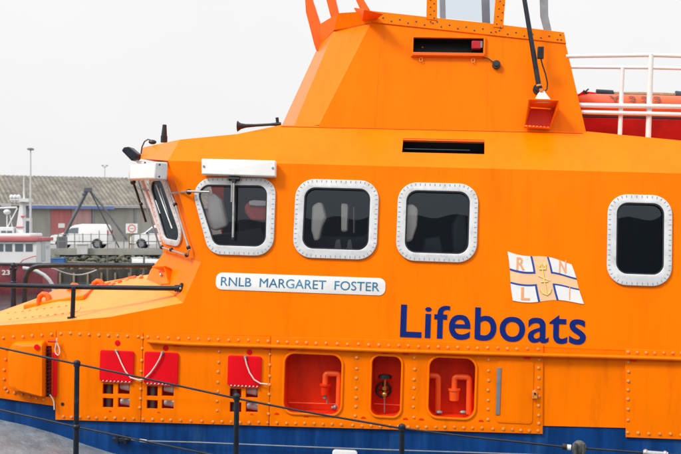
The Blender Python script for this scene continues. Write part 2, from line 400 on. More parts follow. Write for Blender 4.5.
# --- superstructure shell
sh = MB()
S_loop = [Kp(168), Kp(900), PS.uv(900, 362), PS.uv(540, 347), PS.uv(268, 336), PS.uv(140, 333), PS.uv(30, 331), PS.uv(-80, 337),
          PS.uv(-80, 333), PS.uv(0, 325.5), PS.uv(60, 321.5), PS.uv(110, 317), PS.uv(183, 303), PS.uv(201, 262)]
sh.plate(PS, [S_loop] + hole_of, 0.02, 0.0)
vent1 = PC.rrect(402.5, 139, 484.5, 153.2)
C_top = lambda px: PC.uv(px, 127.0 + (px - 281) * 0.0235)
cK = lambda px: (PC.uv(px, 164.9 + (px-340)*0.0243)[0], 0.0)
sh.plate(PC, [[cK(168), cK(900), PC.uv(900, 150), PC.uv(681, 140.5), PC.uv(583, 131), PC.uv(281, 125), PC.uv(237, 134), PC.uv(180, 139.5)], vent1], 0.02, 0.0)
sh.plate(PA, [PA.loop([(146, 164), (168, 160.7), (201, 262), (163.5, 253)]), offset_poly(PA_in, 0.012)], 0.02, 0.0)
# roof corner facet, roof top, soffit
K1 = PS.p3(*Kp(168)); K2 = pv(140.5, 158.5, 0.85); R1 = PC.at(180, 139.5); R2 = pv(142.5, 147.5, 1.05)
Rm = PC.at(237, 134); R3 = PC.at(281, 127.5); R4 = PC.at(583, 132.5); R5 = PC.at(681, 141); R6 = PC.at(900, 150.5)
sh.add([K1, R1, R2, K2], [(0, 1, 2, 3)])
top = [R2, R1, Rm, R3, R4, R5, R6]
for i in range(len(top)-1): sh.add([top[i], top[i+1], mir(top[i+1]), mir(top[i])], [(0, 1, 2, 3)])
sh.add([K2, R2, mir(R2), mir(K2)], [(0, 1, 2, 3)])
sh.add([K1, K2, mir(K2), mir(K1)], [(0, 1, 2, 3)])        # soffit
K9 = PS.p3(*Kp(900)); B9 = PS.at(900, 362)
for q in ([K1, K9, mir(K9), mir(K1)],):  pass
# far side and aft wall
mS = [K1, K9, B9, PS.at(-80, 337), PS.at(-80, 333), PS.at(0, 325.5), PS.at(183, 303), PS.at(201, 262)]
sh.add([mir(p) for p in mS], [(0, 1, 2, 3, 4, 5, 6, 7)])
sh.add([mir(p) for p in (K1, K9, R6, R1)], [(0, 1, 2, 3)])
sh.add([mir(p) for p in (K1, R1, R2, K2)], [(0, 1, 2, 3)])
sh.add([K9, B9, mir(B9), mir(K9)], [(0, 1, 2, 3)]); sh.add([K9, R6, mir(R6), mir(K9)], [(0, 1, 2, 3)])
sh.add([mir(p) for p in (A_tl, A_tr, A_br, A_bl)], [(0, 1, 2, 3)])
# windscreen wall with one wide opening
f0, f1, f2, f3 = A_tl, A_bl, mir(A_bl), mir(A_tl)
def lerp(a, b, t): return a + (b-a)*t
def quadring(a, b, c, d, m):
    ctr = (a+b+c+d)/4; ins = [lerp(q, ctr, m) for q in (a, b, c, d)]; o = [a, b, c, d]
    for i in range(4): j = (i+1) % 4; sh.add([o[i], o[j], ins[j], ins[i]], [(0, 1, 2, 3)])
    return ins
scr_in = quadring(f0, f1, f2, f3, 0.16)
# apron under the windscreen
E1 = PS.at(183, 303); AP0 = pv(150.5, 270, 1.0); AP1 = pv(146.5, 279.5, 1.05); A_bl2 = A_bl
sh.add([A_br, A_bl2, AP0, E1], [(0, 1, 2, 3)])
sh.add([E1, AP0, AP1], [(0, 1, 2)])
sh.add([A_bl2, AP0, mir(AP0), mir(A_bl2)], [(0, 1, 2, 3)]); sh.add([AP0, AP1, mir(AP1), mir(AP0)], [(0, 1, 2, 3)])
sh.add([mir(p) for p in (A_br, A_bl2, AP0, E1)], [(0, 1, 2, 3)])
superstructure = sh.build('superstructure', 'orange', boat, angle=4)

# foredeck: cambered orange top from the near edge to the crest and mirrored
fd = MB()
near = [PS.at(-80, 333), PS.at(-30, 328.5), PS.at(0, 325.5), PS.at(30, 323.5), PS.at(60, 321.5), PS.at(110, 317), PS.at(150, 309.5), PS.at(183, 303)]
crest = [pv(-80, 336, 2.2), pv(-25, 320, 2.2), pv(4, 310, 2.2), pv(28, 301.5, 2.1), pv(57, 291, 2.05), pv(98, 283, 2.0), pv(120, 279, 1.7), pv(146.5, 279.5, 1.05)]
rows = []
NV = 8
for j in range(NV + 1):
    t = j / NV; s_ = 1 - (1-t)**1.7
    rows.append([Vector((lerp(a, b, t).x, lerp(a, b, t).y, lerp(a, b, s_).z)) for a, b in zip(near, crest)])
v = [p for r in rows for p in r]; n = len(near)
fd.add(v, [(j*n+i, j*n+i+1, (j+1)*n+i+1, (j+1)*n+i) for j in range(NV) for i in range(n-1)])
v2 = [mir(p) for p in v]; fd.add(v2, [(j*n+i, j*n+i+1, (j+1)*n+i+1, (j+1)*n+i) for j in range(NV) for i in range(n-1)])
cc = rows[-1]; fd.add(cc + [mir(p) for p in cc], [(i, i+1, n+i+1, n+i) for i in range(n-1)])
fd.build('foredeck', 'orange_weath', boat, angle=50)
def fore(px, py):
    """boat point of the foredeck under a photo pixel: march the quads"""
    best = None; d = FB.R @ raydir(px, py)
    from mathutils.geometry import intersect_ray_tri
    for j in range(NV):
        for i in range(n-1):
            a, b, c, e_ = v[j*n+i], v[j*n+i+1], v[(j+1)*n+i+1], v[(j+1)*n+i]
            for tri in ((a, b, c), (a, c, e_)):
                h = intersect_ray_tri(*tri, d, FB.e, True)
                if h is not None and (best is None or (h-FB.e).length < (best-FB.e).length): best = h
    return best

# --- lower side wall (orange) with openings, blue wall under it
rec = [PL.rrect(284.7, 354.2, 341.3, 413.4, 0.09), PL.rrect(371.6, 356.1, 400.8, 415.8, 0.07), PL.rrect(429, 357.8, 474.8, 417.3, 0.09)]
vents = []
for cols, rws in (((103, 113.6, 118.2, 130), (384, 394, 398, 407.4)), ((147, 158, 162, 174), (386, 396, 400, 408.6)), ((230, 241.5, 246, 258), (388.5, 397.5, 402, 412))):
    for (xa, xb) in ((cols[0], cols[1]), (cols[2], cols[3])):
        for (ya, yb) in ((rws[0], rws[1]), (rws[2], rws[3])): vents.append(PL.rrect(xa, ya, xb, yb))
scoop_hole = PL.loop([(45.5, 346), (52, 346), (52, 397), (45.5, 397)])
lw = MB()
lw.plate(PL, [PL.loop([(-80, 334), (0, 330), (140, 331.5), (340, 337.5), (540, 346), (900, 361), (900, 441), (625, 428), (540, 425.8), (440, 424.5), (57, 414), (55.6, 406), (0, 398), (-80, 388)])]
         + [offset_poly(r, 0.004) for r in rec] + [offset_poly(r, 0.0) for r in vents] + [scoop_hole], 0.012, -0.002)
lw.build('side_wall', 'orange_low', boat)
bw = MB()
bw.plate(PL, [PL.loop([(-80, 385), (0, 394), (54, 402), (57, 410), (200, 416), (400, 418.6), (540, 421.5), (900, 438), (900, 520), (500, 500), (-80, 470)])], 0.01, -0.012)
bw.build('lower_wall', 'blue', boat)

# --- bolted side panels
def bolt_mesh():
    m = MB(); r = 0.0145; seg = 12
    rings = [(r*1.0, 0.0), (r*0.96, 0.004), (r*0.72, 0.009), (r*0.3, 0.011)]
    v = []; fs = []
    for (rr, h) in rings:
        for k in range(seg): t = 2*math.pi*k/seg; v.append((rr*math.cos(t), -h, rr*math.sin(t)))
    for i in range(3):
        for k in range(seg): k2 = (k+1) % seg; fs.append((i*seg+k, i*seg+k2, (i+1)*seg+k2, (i+1)*seg+k))
    fs.append(tuple(range(3*seg, 4*seg)))
    m.add(v, fs)
    return m
BOLT = None; bolt_count = 0; bolt_rest = MB()
def put_bolts(pts, parent, h=0.012):
    global BOLT, bolt_count
    for (px, py) in pts:
        p = PL.at(px + random.uniform(-.35, .35), py + random.uniform(-.35, .35), h)
        if bolt_count < 100:
            if BOLT is None:
                BOLT = bolt_mesh().build('bolt', 'bolt', parent, loc=p); o = BOLT
            else:
                o = BOLT.copy(); COL.objects.link(o); o.parent = parent; o.location = p
            o.rotation_euler = (0, random.uniform(0, 6), 0); k_ = random.uniform(.88, 1.08); o.scale = (k_, random.uniform(.7, 1.05), k_); bolt_count += 1
        else:
            b = bolt_mesh(); sc = random.uniform(.93, 1.05)
            bolt_rest.add([Vector(q)*sc + p for q in b.v], b.f)
def line_pts(pts, step):
    res = []
    for (a, b) in zip(pts[:-1], pts[1:]):
        L_ = math.hypot(b[0]-a[0], b[1]-a[1]); k = max(1, round(L_/step))
        res += [(a[0]+(b[0]-a[0])*i/k, a[1]+(b[1]-a[1])*i/k) for i in range(k)]
    return res + [pts[-1]]
def col_pts(x0, x1, ys): return [(x0 + (x1-x0)*i/(len(ys)-1), y) for i, y in enumerate(ys)]

segs = [  # left edge x (top, bottom), right edge x, openings
    ((57, 55.8), (143.3, 140.8), [v_ for v_ in vents[0:4]], 0), ((144, 141.4), (270.6, 268.8), [v_ for v_ in vents[4:12]], 1),
    ((271.3, 269.4), (543.0, 542.6), rec, 2)]
topy = lambda x: 330.5 + max(0, x-60)*0.0 + (x/542.0)**1.25*14.2 if x > 0 else 330
boty = lambda x: 419.6 + (x-56)*0.0291
panels = []
for (l, r_, hs_, k) in segs:
    mb = MB()
    tops = [(l[0] + (r_[0]-l[0])*i/6, topy(l[0] + (r_[0]-l[0])*i/6)) for i in range(7)]
    bots = [(r_[1] - (r_[1]-l[1])*i/6, boty(r_[1] - (r_[1]-l[1])*i/6)) for i in range(7)]
    mb.plate(PL, [PL.loop(tops + bots)] + hs_, 0.014, 0.012 + 0.0005*k, bev=0.002)
    panels.append(mb.build('side_panel', 'orange_low', boat))
mb = MB(); mb.plate(PL, [PL.loop([(624.8, 348.8), (900, 361), (900, 448), (625.6, 437)])], 0.014, 0.012, bev=0.002)
p_right = mb.build('side_panel', 'orange_low', boat)
mb = MB(); mb.plate(PL, [PL.loop([(-60, 332), (0, 330.4), (56.4, 330.4), (55.4, 406), (30, 402.4), (0, 398), (-60, 389)]), scoop_hole], 0.012, 0.0105, bev=0.002)
p_left = mb.build('side_panel', 'orange_low', boat)

yr = [351.7, 362.5, 372, 382, 391.5, 401, 410.5]
put_bolts(col_pts(219.4, 217.2, yr), panels[1])
put_bolts(col_pts(270.4, 268.7, [354, 365, 376, 385, 394.5, 404, 413.5]), panels[2])
put_bolts(col_pts(357.2, 355.6, [357.2, 368.6, 378.2, 388, 397.3, 406.5, 415.8]), panels[2])
put_bolts(col_pts(414.6, 413.6, [358, 369, 379, 388, 398, 407, 417]), panels[2])
put_bolts(col_pts(488.6, 487.6, [360, 371, 380.5, 390, 400, 409, 419]), panels[2])
put_bolts(col_pts(538.9, 538.4, [359.8, 368, 377.5, 388, 396, 405.5, 415.4, 423.4]), panels[2])
put_bolts(col_pts(628.2, 627.6, [352, 362, 371.7, 380.7, 390, 399, 409, 420, 432.6]), p_right)
put_bolts(col_pts(142.6, 140.2, [338, 348.7, 360.4, 371, 380.7, 388.5, 398.7, 407.7]), panels[0])
top_all = line_pts([(4, 337.6), (71, 333.3), (118, 336), (189, 338.4), (268.5, 341), (316, 343), (369, 344.6), (428.5, 346.8), (517, 348.6), (538, 349.3)], 10.2)
bot_all = line_pts([(64, 416.5), (97, 417.6), (180.7, 420), (213, 421.4), (341.6, 424.2), (352.6, 425.4), (482, 428), (503.5, 429), (538, 431)], 9.3)
def which(x): return p_left if x < 57 else panels[0] if x < 142 else panels[1] if x < 270 else panels[2]
for q in top_all: put_bolts([q], which(q[0]))
for q in bot_all: put_bolts([q], which(q[0]))
put_bolts(line_pts([(637, 352.2), (681, 353.6), (760, 357)], 9.2), p_right)
put_bolts(line_pts([(638, 432.8), (681, 434.5), (760, 438)], 10.2), p_right)
put_bolts(line_pts([(8, 391), (30, 396.4), (44, 399.2)], 8), p_left); put_bolts(line_pts([(7, 349), (4.5, 370), (5.5, 388)], 9), p_left)
br = bolt_rest.build('bolt', 'bolt', boat); br['kind'] = 'stuff'

# rubbing bar (half round rail) with dark brackets
mb = MB()
rp = [(149, 341.2), (190, 343.6), (300, 346.8), (380, 350), (517, 354), (600, 356), (681, 358.5), (900, 367)]
mb.tube([PL.at(x, y, 0.045) for x, y in rp], 0.017, seg=10)
mb.plate(PL, [PL.loop([(149, 342.4)] + [(x, y + 1.4) for x, y in rp[1:]] + [(x, y - 0.4) for x, y in reversed(rp)])], 0.035, 0.04)
mb.build('rubbing_rail', 'orange_low', boat)
mb = MB()
for x, y in ((177, 345), (268, 348), (292, 349), (406, 353.5), (527, 357.5), (633, 360), (385, 352)):
    mb.tube([PL.at(x-3, y, 0.014), PL.at(x+3, y+0.2, 0.014)], 0.013, seg=8)
build_split(mb, 'rail_bracket', 'recess', boat)

# --- recesses with their rims and pipework
rec_parts = []
for i, lp in enumerate(rec):
    mb = MB(); mb.tunnel(PL, lp, 0.20, 0.0, 0)
    # floor fiddle line
    o = mb.build('recess', 'recess', boat); rec_parts.append(o)
    rim = MB(); rim.plate(PL, [offset_poly(lp, 0.020), offset_poly(lp, -0.001)], 0.022, 0.026, bev=0.006)
    rim.build('rim', 'orange_low', o)
def rp3(px, py, h): return PL.at(px, py, h)
def elbow(pts, rad_):
    outp = [pts[0]]
    for a, b, c in zip(pts[:-2], pts[1:-1], pts[2:]):
        u_, w_ = (a-b), (c-b); d = min(rad_, u_.length*.45, w_.length*.45); p0, p1 = b + u_.normalized()*d, b + w_.normalized()*d
        for k in range(7): t = k/6; outp.append(p0*(1-t)**2 + b*2*t*(1-t) + p1*t*t)
    return outp + [pts[-1]]
def pipe(pts, r, parent, h=-0.12, mat='pipe', extra=None, name='pipe'):
    m = MB(); m.tube(elbow([rp3(x, y, h) for x, y in pts], .028), r, seg=14)
    for (x, y, rr) in (extra or []): m.ball(rp3(x, y, h), rr, seg=12)
    return m.build(name, mat, parent, angle=60)
pipe([(337, 412), (337.6, 391), (338, 375.8), (323.8, 375.2), (323.6, 386)], 0.027, rec_parts[0])
m = MB(); m.cyl(rp3(323.8, 386, -.12), rp3(323.6, 388, -.12), 0.052); m.cyl(rp3(323.6, 388, -.12), rp3(323.4, 397, -.12), 0.042, r2=0.036); m.build('valve_cap', 'recess', rec_parts[0])
m = MB(); m.cyl(rp3(323.4, 397, -.12), rp3(323.4, 400.5, -.12), 0.018); m.cyl(rp3(325, 400, -.12), rp3(326, 406, -.12), 0.008); m.ball(rp3(334, 409, -.1), 0.022); m.ball(rp3(331.5, 409.5, -.1), 0.016); m.build('drain_fitting', 'greymetal', rec_parts[0])
pipe([(437.6, 416), (437.8, 398), (438, 377.8), (428, 377.2)], 0.027, rec_parts[2])
pipe([(469, 416.4), (469.3, 398), (469.6, 379.2), (454.5, 378.6), (454.3, 392)], 0.027, rec_parts[2])
m = MB(); m.cyl(rp3(454.3, 390.5, -.12), rp3(454.3, 392.5, -.12), 0.056); m.cyl(rp3(454.3, 392.5, -.12), rp3(454.1, 402.5, -.12), 0.048, r2=0.044); m.build('valve_cap', 'pipe', rec_parts[2])
for x in (439, 463):
    m = MB(); m.ball(rp3(x, 413.5, -.06), 0.022, sc=(1.4, 1, .8)); m.cyl(rp3(x-3, 413.8, -.06), rp3(x+3, 413.2, -.06), 0.008); m.build('drain_fitting', 'greymetal', rec_parts[2])
# valve wheel in the narrow recess
m = MB()
ring = [rp3(382.5 + 7.2*math.cos(t), 392 + 7.2*math.sin(t), -0.13) for t in [2*math.pi*k/20 for k in range(21)]]
m.tube(ring, 0.012, seg=8); m.cyl(rp3(384.5, 376.5, -.08), rp3(384.5, 379.5, -.08), 0.062); m.cyl(rp3(384.5, 375.8, -.08), rp3(384.5, 376.6, -.08), 0.045)
m.cyl(rp3(376, 392, -.13), rp3(389, 392, -.13), 0.009); m.cyl(rp3(382.5, 385, -.13), rp3(382.5, 399, -.13), 0.009)
m.build('valve_wheel', 'black', rec_parts[1])
m = MB(); m.cyl(rp3(384.5, 379.5, -.08), rp3(384, 400, -.07), 0.011); m.ball(rp3(384, 395.5, -.06), 0.026); m.cyl(rp3(384, 388, -.07), rp3(384, 391, -.07), 0.022)
m.build('valve_stem', 'brass', rec_parts[1])
for k, (xa, ya, xb, yb) in enumerate(((286, 405.2, 340, 407), (373, 406.5, 400, 408))):
    m = MB(); m.tube([rp3(xa, ya, -.15), rp3(xb, yb, -.15)], 0.005, seg=6); m.build('pipe', 'pipe', rec_parts[k])
m = MB(); m.tube([rp3(384, 400, -.07), rp3(384, 414, -.07)], 0.005, seg=6); m.build('valve_rod', 'greymetal', rec_parts[1])
# small half-moon drains
mb = MB()
for x, y in ((277, 414.4), (306.5, 417), (363.5, 418.4), (405.5, 419.5), (421.5, 420), (481, 421.5), (252, 414.5), (110.5, 411.5), (159, 412.5)):
    c = PL.uv(x, y); r = 0.024 if x > 260 else 0.014
    mb.plate(PL, [[(c[0] + r*math.cos(t), c[1] + 0.75*r*math.sin(t)) for t in [math.pi*k/10 for k in range(11)]]], 0.003, 0.0155)
build_split(mb, 'drain_slot', 'recess', boat)

# --- vent grilles with pale round insulators behind, red flaps, red dots and cords
flap_spec = [((100.6, 350.3, 134.7, 381), (118, 342.8), (117.5, 350.8), [(117.5, 350.8), (120, 356), (123, 363), (127, 371), (132, 377), (140.5, 379.6)]),
             ((144.8, 351.8, 178.8, 383.5), (166, 348), (163.2, 352.6), [(163.2, 352.6), (161, 358), (157, 365), (152, 372), (146, 378), (140.5, 379.6)]),
             ((228.2, 355.6, 261.8, 385.6), (249.8, 352), (246, 357), [(246, 357), (247.5, 364), (250.5, 372), (255, 379), (261, 382.8), (268.5, 383.6)])]
for k, (rc, dot, fit, cord) in enumerate(flap_spec):
    m = MB(); m.plate(PL, [PL.rrect(*rc, 0.022)], 0.014, 0.030, bev=0.004)
    fl = m.build('vent_flap', 'red', boat)
    m = MB(); x0, x1 = rc[0]+2, rc[2]-2; yb = rc[3]
    m.tube([PL.at(x0, yb+0.4, 0.026), PL.at(x1, yb+0.4+(x1-x0)*0.045, 0.026)], 0.007, seg=8)
    for i in range(8):
        t = (i+.5)/8; m.ball(PL.at(x0+(x1-x0)*t, yb-0.6+(x1-x0)*0.045*t, 0.034), 0.010, 1, seg=8)
    m.build('hinge', ['recess', 'steel'], fl)
    m = MB(); m.ball(PL.at(*fit, 0.035), 0.017, seg=10); m.build('latch', 'greymetal', fl)
    m = MB(); c = PL.uv(*dot); m.plate(PL, [[(c[0] + .026*math.cos(t), c[1] + .026*math.sin(t)) for t in [2*math.pi*i/20 for i in range(20)]]], 0.006, 0.017, bev=0.001)
    m.build('marker_disc', 'red', boat)
    m = MB(); m.tube([PL.at(x, y, 0.045) for x, y in cord], 0.0065, seg=8); m.build('cord', 'cord', fl)
for k in range(3):
    q = vents[4*k:4*k+4]
    us = [p[0] for l_ in q for p in l_]; vv = [p[1] for l_ in q for p in l_]
    u0, u1, v0, v1 = min(us)-.03, max(us)+.03, min(vv)-.03, max(vv)+.03
    m = MB(); m.tunnel(PL, [(u0, v0), (u1, v0), (u1, v1), (u0, v1)], 0.16, -0.014, 0)
    bx_ = m.build('vent_box', 'recess', boat)
    m = MB(); um = (u0+u1)/2
    m.tube([PL.p3(um + .012, v1 - .06, -.09), PL.p3(um + 0.10, v1-.06, -.09)], [0.035, 0.05], seg=16)
    m.tube([PL.p3(um + .10, v1 - .06, -.09), PL.p3(um + 0.135, v1-.06, -.09)], [0.05, 0.03], seg=16)
    m.tube([PL.p3(um + .015, v0 + .075, -.10), PL.p3(um + 0.12, v0+.075, -.10)], [0.03, 0.045], seg=16)
    m.build('insulator', 'insul', bx_)
    m = MB(); m.tube([PL.p3(u0 + .055, v0, -.1), PL.p3(u0 + .055, v1, -.1)], 0.028, seg=14); m.build('duct_pipe', 'greymetal', bx_)

# --- air scoop on the left
sc_ = MB()
loopA = [(14, 341), (46.5, 340.2), (46.5, 397), (20, 391.5), (10, 387), (9.5, 352)]
pa = round_poly(PL.loop(loopA), [0.10, .02, .02, .1, .08, .12])
pb = round_poly(PL.loop([(22, 345.5), (47, 345), (47, 394.5), (24, 388.5), (18, 384), (17, 356)]), [0.10, .01, .01, .08, .06, .10])
nn = len(pa)
prof = [(0, 0.006), (0.12, 0.06), (0.4, 0.105), (1.0, 0.125)]
vv = []
for t, h in prof:
    for i in range(nn):
        a = Vector(pa[i]); b = Vector(pb[i]); q = a.lerp(b, t); vv.append(PL.p3(q.x, q.y, h))
sc_.add(vv, [(j*nn+i, j*nn+(i+1) % nn, (j+1)*nn+(i+1) % nn, (j+1)*nn+i) for j in range(3) for i in range(nn)])
sc_.add(vv[3*nn:], [tuple(range(nn))])
scoop = sc_.build('air_scoop', 'orange_low', boat, angle=38)
m = MB(); q = PL.loop([(46.6, 345), (53.3, 346), (53.3, 397), (46.6, 396)])
m.tunnel(PL, q, 0.10, 0.0); m.prism([PL.p3(*q[0], 0.006), PL.p3(*q[1], 0.006), PL.p3(*q[2], 0.006), PL.p3(*q[3], 0.006)], PL.n*0.006) if False else None
m.build('scoop_mouth', 'recess', scoop)
m = MB()
for i in range(13):
    y = 349 + i*3.7; m.tube([PL.at(47.3, y, 0.02), PL.at(51.3, y + .4, 0.02)], 0.008, seg=8)
m.build('grille', 'black', scoop)
m = MB(); m.tube([PL.at(49.4, 347, -.02), PL.at(49.4, 396, -.02)], 0.022, seg=8); m.build('grille_bar', 'cover_red', scoop)
m = MB(); m.plate(PL, [PL.loop([(53.6, 352), (58.2, 352.4), (57.8, 396), (53.4, 396)])], 0.01, 0.032, bev=.003); m.build('scoop_flap', 'red', scoop)
m = MB(); c = PL.uv(42.2, 345.6); m.plate(PL, [[(c[0] + .026*math.cos(t), c[1] + .026*math.sin(t)) for t in [2*math.pi*i/20 for i in range(20)]]], 0.006, 0.136)
m.build('marker_disc', 'red', scoop)
m = MB(); m.tube([PL.at(x, y, 0.05) for x, y in ((58.8, 337.5), (58, 343), (57, 349), (57.6, 353), (60, 355), (61.8, 352), (61, 347), (59, 342.5))], 0.006, seg=8)
m.tube([PL.at(x, y, 0.045) for x, y in ((51.5, 394), (54, 397.5), (55.5, 401), (56, 409))], 0.006, seg=8); build_split(m, 'cord', 'cord', scoop)
m = MB(); m.tube([PL.at(50, 340.5, .05), PL.at(58, 340.8, .05)], 0.012, seg=8); m.build('hinge', 'recess', scoop)
m = MB(); c = PL.at(63, 404, 0.012); m.cyl(c, c + PL.n*0.004, 0.016, seg=14); m.build('plug_hole', 'black', boat)

# --- access door with hinge strip and latch
m = MB(); m.plate(PL, [PL.rrect(497, 361, 533, 423.2, 0.03)], 0.006, 0.019, bev=.002); door = m.build('access_door', 'orange_low', boat)
m = MB(); m.plate(PL, [PL.rrect(496.2, 367.5, 500.4, 414.5)], 0.01, 0.026, bev=.002); m.build('hinge', 'greymetal', door)
m = MB(); m.plate(PL, [PL.loop([(531.6, 391), (534.8, 389), (537, 391.5), (537, 398), (531.6, 398)])], 0.02, 0.045, bev=.003)
m.cyl(PL.at(534.6, 393, .045), PL.at(534.6, 393, .052), 0.010, 1, seg=10); m.build('latch', ['bolt', 'black'], door)

# --- writing
m = MB()
u0, u1 = PS.uv(400.5, 320)[0], PS.uv(586, 325)[0]; v1 = PS.uv(493, 307.6)[1]; v0 = PS.uv(493, 341.2)[1]
text_mesh(m, PS, 'Lifeboats', u0, u1, v0, v1, 0.003, 0.004, 0.011, space=1.03, fit=.735)
m.build('lettering', 'letter_blue', boat)
m = MB(); m.plate(PS, [PS.rrect(215.8, 275.4, 385.6, 292.6, 0.06)], 0.006, 0.006, bev=.001); plate_ = m.build('name_plate', 'white', boat)
m = MB(); text_mesh(m, PS, 'RNLB  MARGARET  FOSTER', PS.uv(221, 283)[0], PS.uv(379.5, 286)[0], PS.uv(300, 288.6)[1], PS.uv(300, 279.6)[1], 0.007, 0.004, 0.0)
m.build('lettering', 'letter_teal', plate_)

# flag decal: wavy outline in the photo's proportions
def fl(s, t):
    """s across 0..1, t down 0..1 -> photo pixel"""
    tl, tr, brr, bl_ = (507.4, 251.2), (571.5, 263), (584, 302.6), (512.8, 300.4)
    x = (1-t)*((1-s)*tl[0] + s*tr[0]) + t*((1-s)*bl_[0] + s*brr[0]); y = (1-t)*((1-s)*tl[1] + s*tr[1]) + t*((1-s)*bl_[1] + s*brr[1])
    y += 1.7*math.sin(2*math.pi*(s*1.15 + 0.02))
    x += 0.5*math.sin(2*math.pi*t)
    return (x, y)
def fpatch(mb, s0, s1, t0, t1, off, mi):
    N = 14; lp = [fl(s0+(s1-s0)*i/N, t0) for i in range(N)] + [fl(s1, t0+(t1-t0)*i/N) for i in range(N)] + [fl(s1-(s1-s0)*i/N, t1) for i in range(N)] + [fl(s0, t1-(t1-t0)*i/N) for i in range(N)]
    mb.plate(PS, [PS.loop(lp)], 0.0012, off, mi)
m = MB(); fpatch(m, 0, 1, 0, 1, 0.003, 0)
for s0, s1 in ((0, .385), (.615, 1)):
    for t0, t1 in ((0, .385), (.615, 1)):
        e0, e1 = (s0, s1); f0_, f1_ = (t0, t1); bw_ = 0.030
        fpatch(m, e0, e1, f0_, f1_, 0.005, 1)
        fpatch(m, e0 if s0 == 0 else e0+bw_, e1-bw_ if s0 == 0 else e1, f0_ if t0 == 0 else f0_+bw_*1.4, f1_-bw_*1.4 if t0 == 0 else f1_, 0.007, 2)
def uvf(s, t): return PS.uv(*fl(s, t))
for ch, s0, t0 in (('R', .10, .08), ('N', .74, .08), ('L', .12, .70), ('I', .80, .70)):
    wd = .16 if ch != 'I' else .06
    a = uvf(s0, t0 + .25); b = uvf(s0 + wd, t0)
    text_mesh(m, PS, ch, a[0], b[0], a[1]-.004, a[1] + .112, 0.0085, 0.002, 0.02, 4)
def strip(pts, r, mi):
    m.tube([PS.p3(*uvf(*q), 0.006) for q in pts], r, mi, seg=6)
strip([(.5, .16), (.5, .86)], .006, 3); strip([(.45, .58), (.55, .58)], .006, 3); strip([(.42, .74), (.45, .83), (.5, .88), (.55, .83), (.58, .74)], .006, 3)
strip([(.44, .18), (.455, .30), (.545, .30), (.56, .18)], .007, 3); strip([(.44, .18), (.47, .24), (.5, .14), (.53, .24), (.56, .18)], .005, 3)
strip([(.42, .44), (.5, .5), (.58, .56)], .004, 3)
m.build('flag_emblem', ['flag_tan', 'flag_blue', 'white', 'flag_yellow', 'flag_letter'], boat)

# --- window frames, gaskets and panes
def window(pl, o_, i_, name='window'):
    m = MB(); m.plate(pl, [o_, i_], 0.022, 0.022, 0, bev=0.005)
    # screw slots around the rim
    mid = [((a[0]+b[0])/2, (a[1]+b[1])/2) for a, b in zip(o_, i_)] if len(o_) == len(i_) else o_
    n_ = len(o_); per = [0]
    for k in range(n_): per.append(per[-1] + math.dist(o_[k], o_[(k+1) % n_]))
    cu = sum(p[0] for p in o_)/n_, sum(p[1] for p in o_)/n_
    N = int(per[-1]/0.045); sizes = 0.004
    oo = offset_poly(o_, -0.008); ii = offset_poly(o_, -0.030)
    for k in range(N):
        d = per[-1]*k/N; j = max(i for i in range(n_) if per[i] <= d); t = (d-per[j])/max(1e-6, per[j+1]-per[j])
        A_ = Vector(oo[j]).lerp(Vector(oo[(j+1) % n_]), t); B_ = Vector(ii[j]).lerp(Vector(ii[(j+1) % n_]), t)
        dr = (B_-A_).normalized(); pr = Vector((-dr.y, dr.x))*sizes
        q = [A_+pr, A_-pr, B_-pr, B_+pr]
        m.add([pl.p3(z.x, z.y, 0.0228) for z in q], [(0, 1, 2, 3)], 1)
    fr = m.build(name, ['frame', 'tick'], boat)
    m = MB(); m.plate(pl, [offset_poly(i_, 0.006), offset_poly(i_, -0.012)], 0.02, 0.008); m.build('gasket', 'rubber', fr)
    m = MB()
    if pl is PS:      # slightly wavy toughened pane, fixed behind the plate
        us = [q[0] for q in i_]; vv_ = [q[1] for q in i_]; u0, u1, v0, v1 = min(us)-.012, max(us)+.012, min(vv_)-.012, max(vv_)+.012
        G = 24; ph = random.uniform(0, 6); gv = []
        for j in range(G+1):
            for i in range(G+1):
                uu, ww = u0+(u1-u0)*i/G, v0+(v1-v0)*j/G
                gv.append(pl.p3(uu, ww, -.0235 + .00035*math.sin(uu*9+ph+1.5*ww) + .00022*math.sin(uu*17+ww*6+2*ph) + .0002*math.sin(ww*11+ph)))
        m.add(gv, [(j*(G+1)+i, j*(G+1)+i+1, (j+1)*(G+1)+i+1, (j+1)*(G+1)+i) for j in range(G) for i in range(G)])
    else: m.plate(pl, [offset_poly(i_, 0.002)], 0.004, 0.0)
    m.build('pane', 'glass', fr)
    return fr
frames = [window(PS, o_, i_) for o_, i_ in W]
fA = window(PA, PA_out, PA_in)
m = MB(); m.add(scr_in, [(0, 1, 2, 3)]); m.build('windscreen', 'glass', boat)

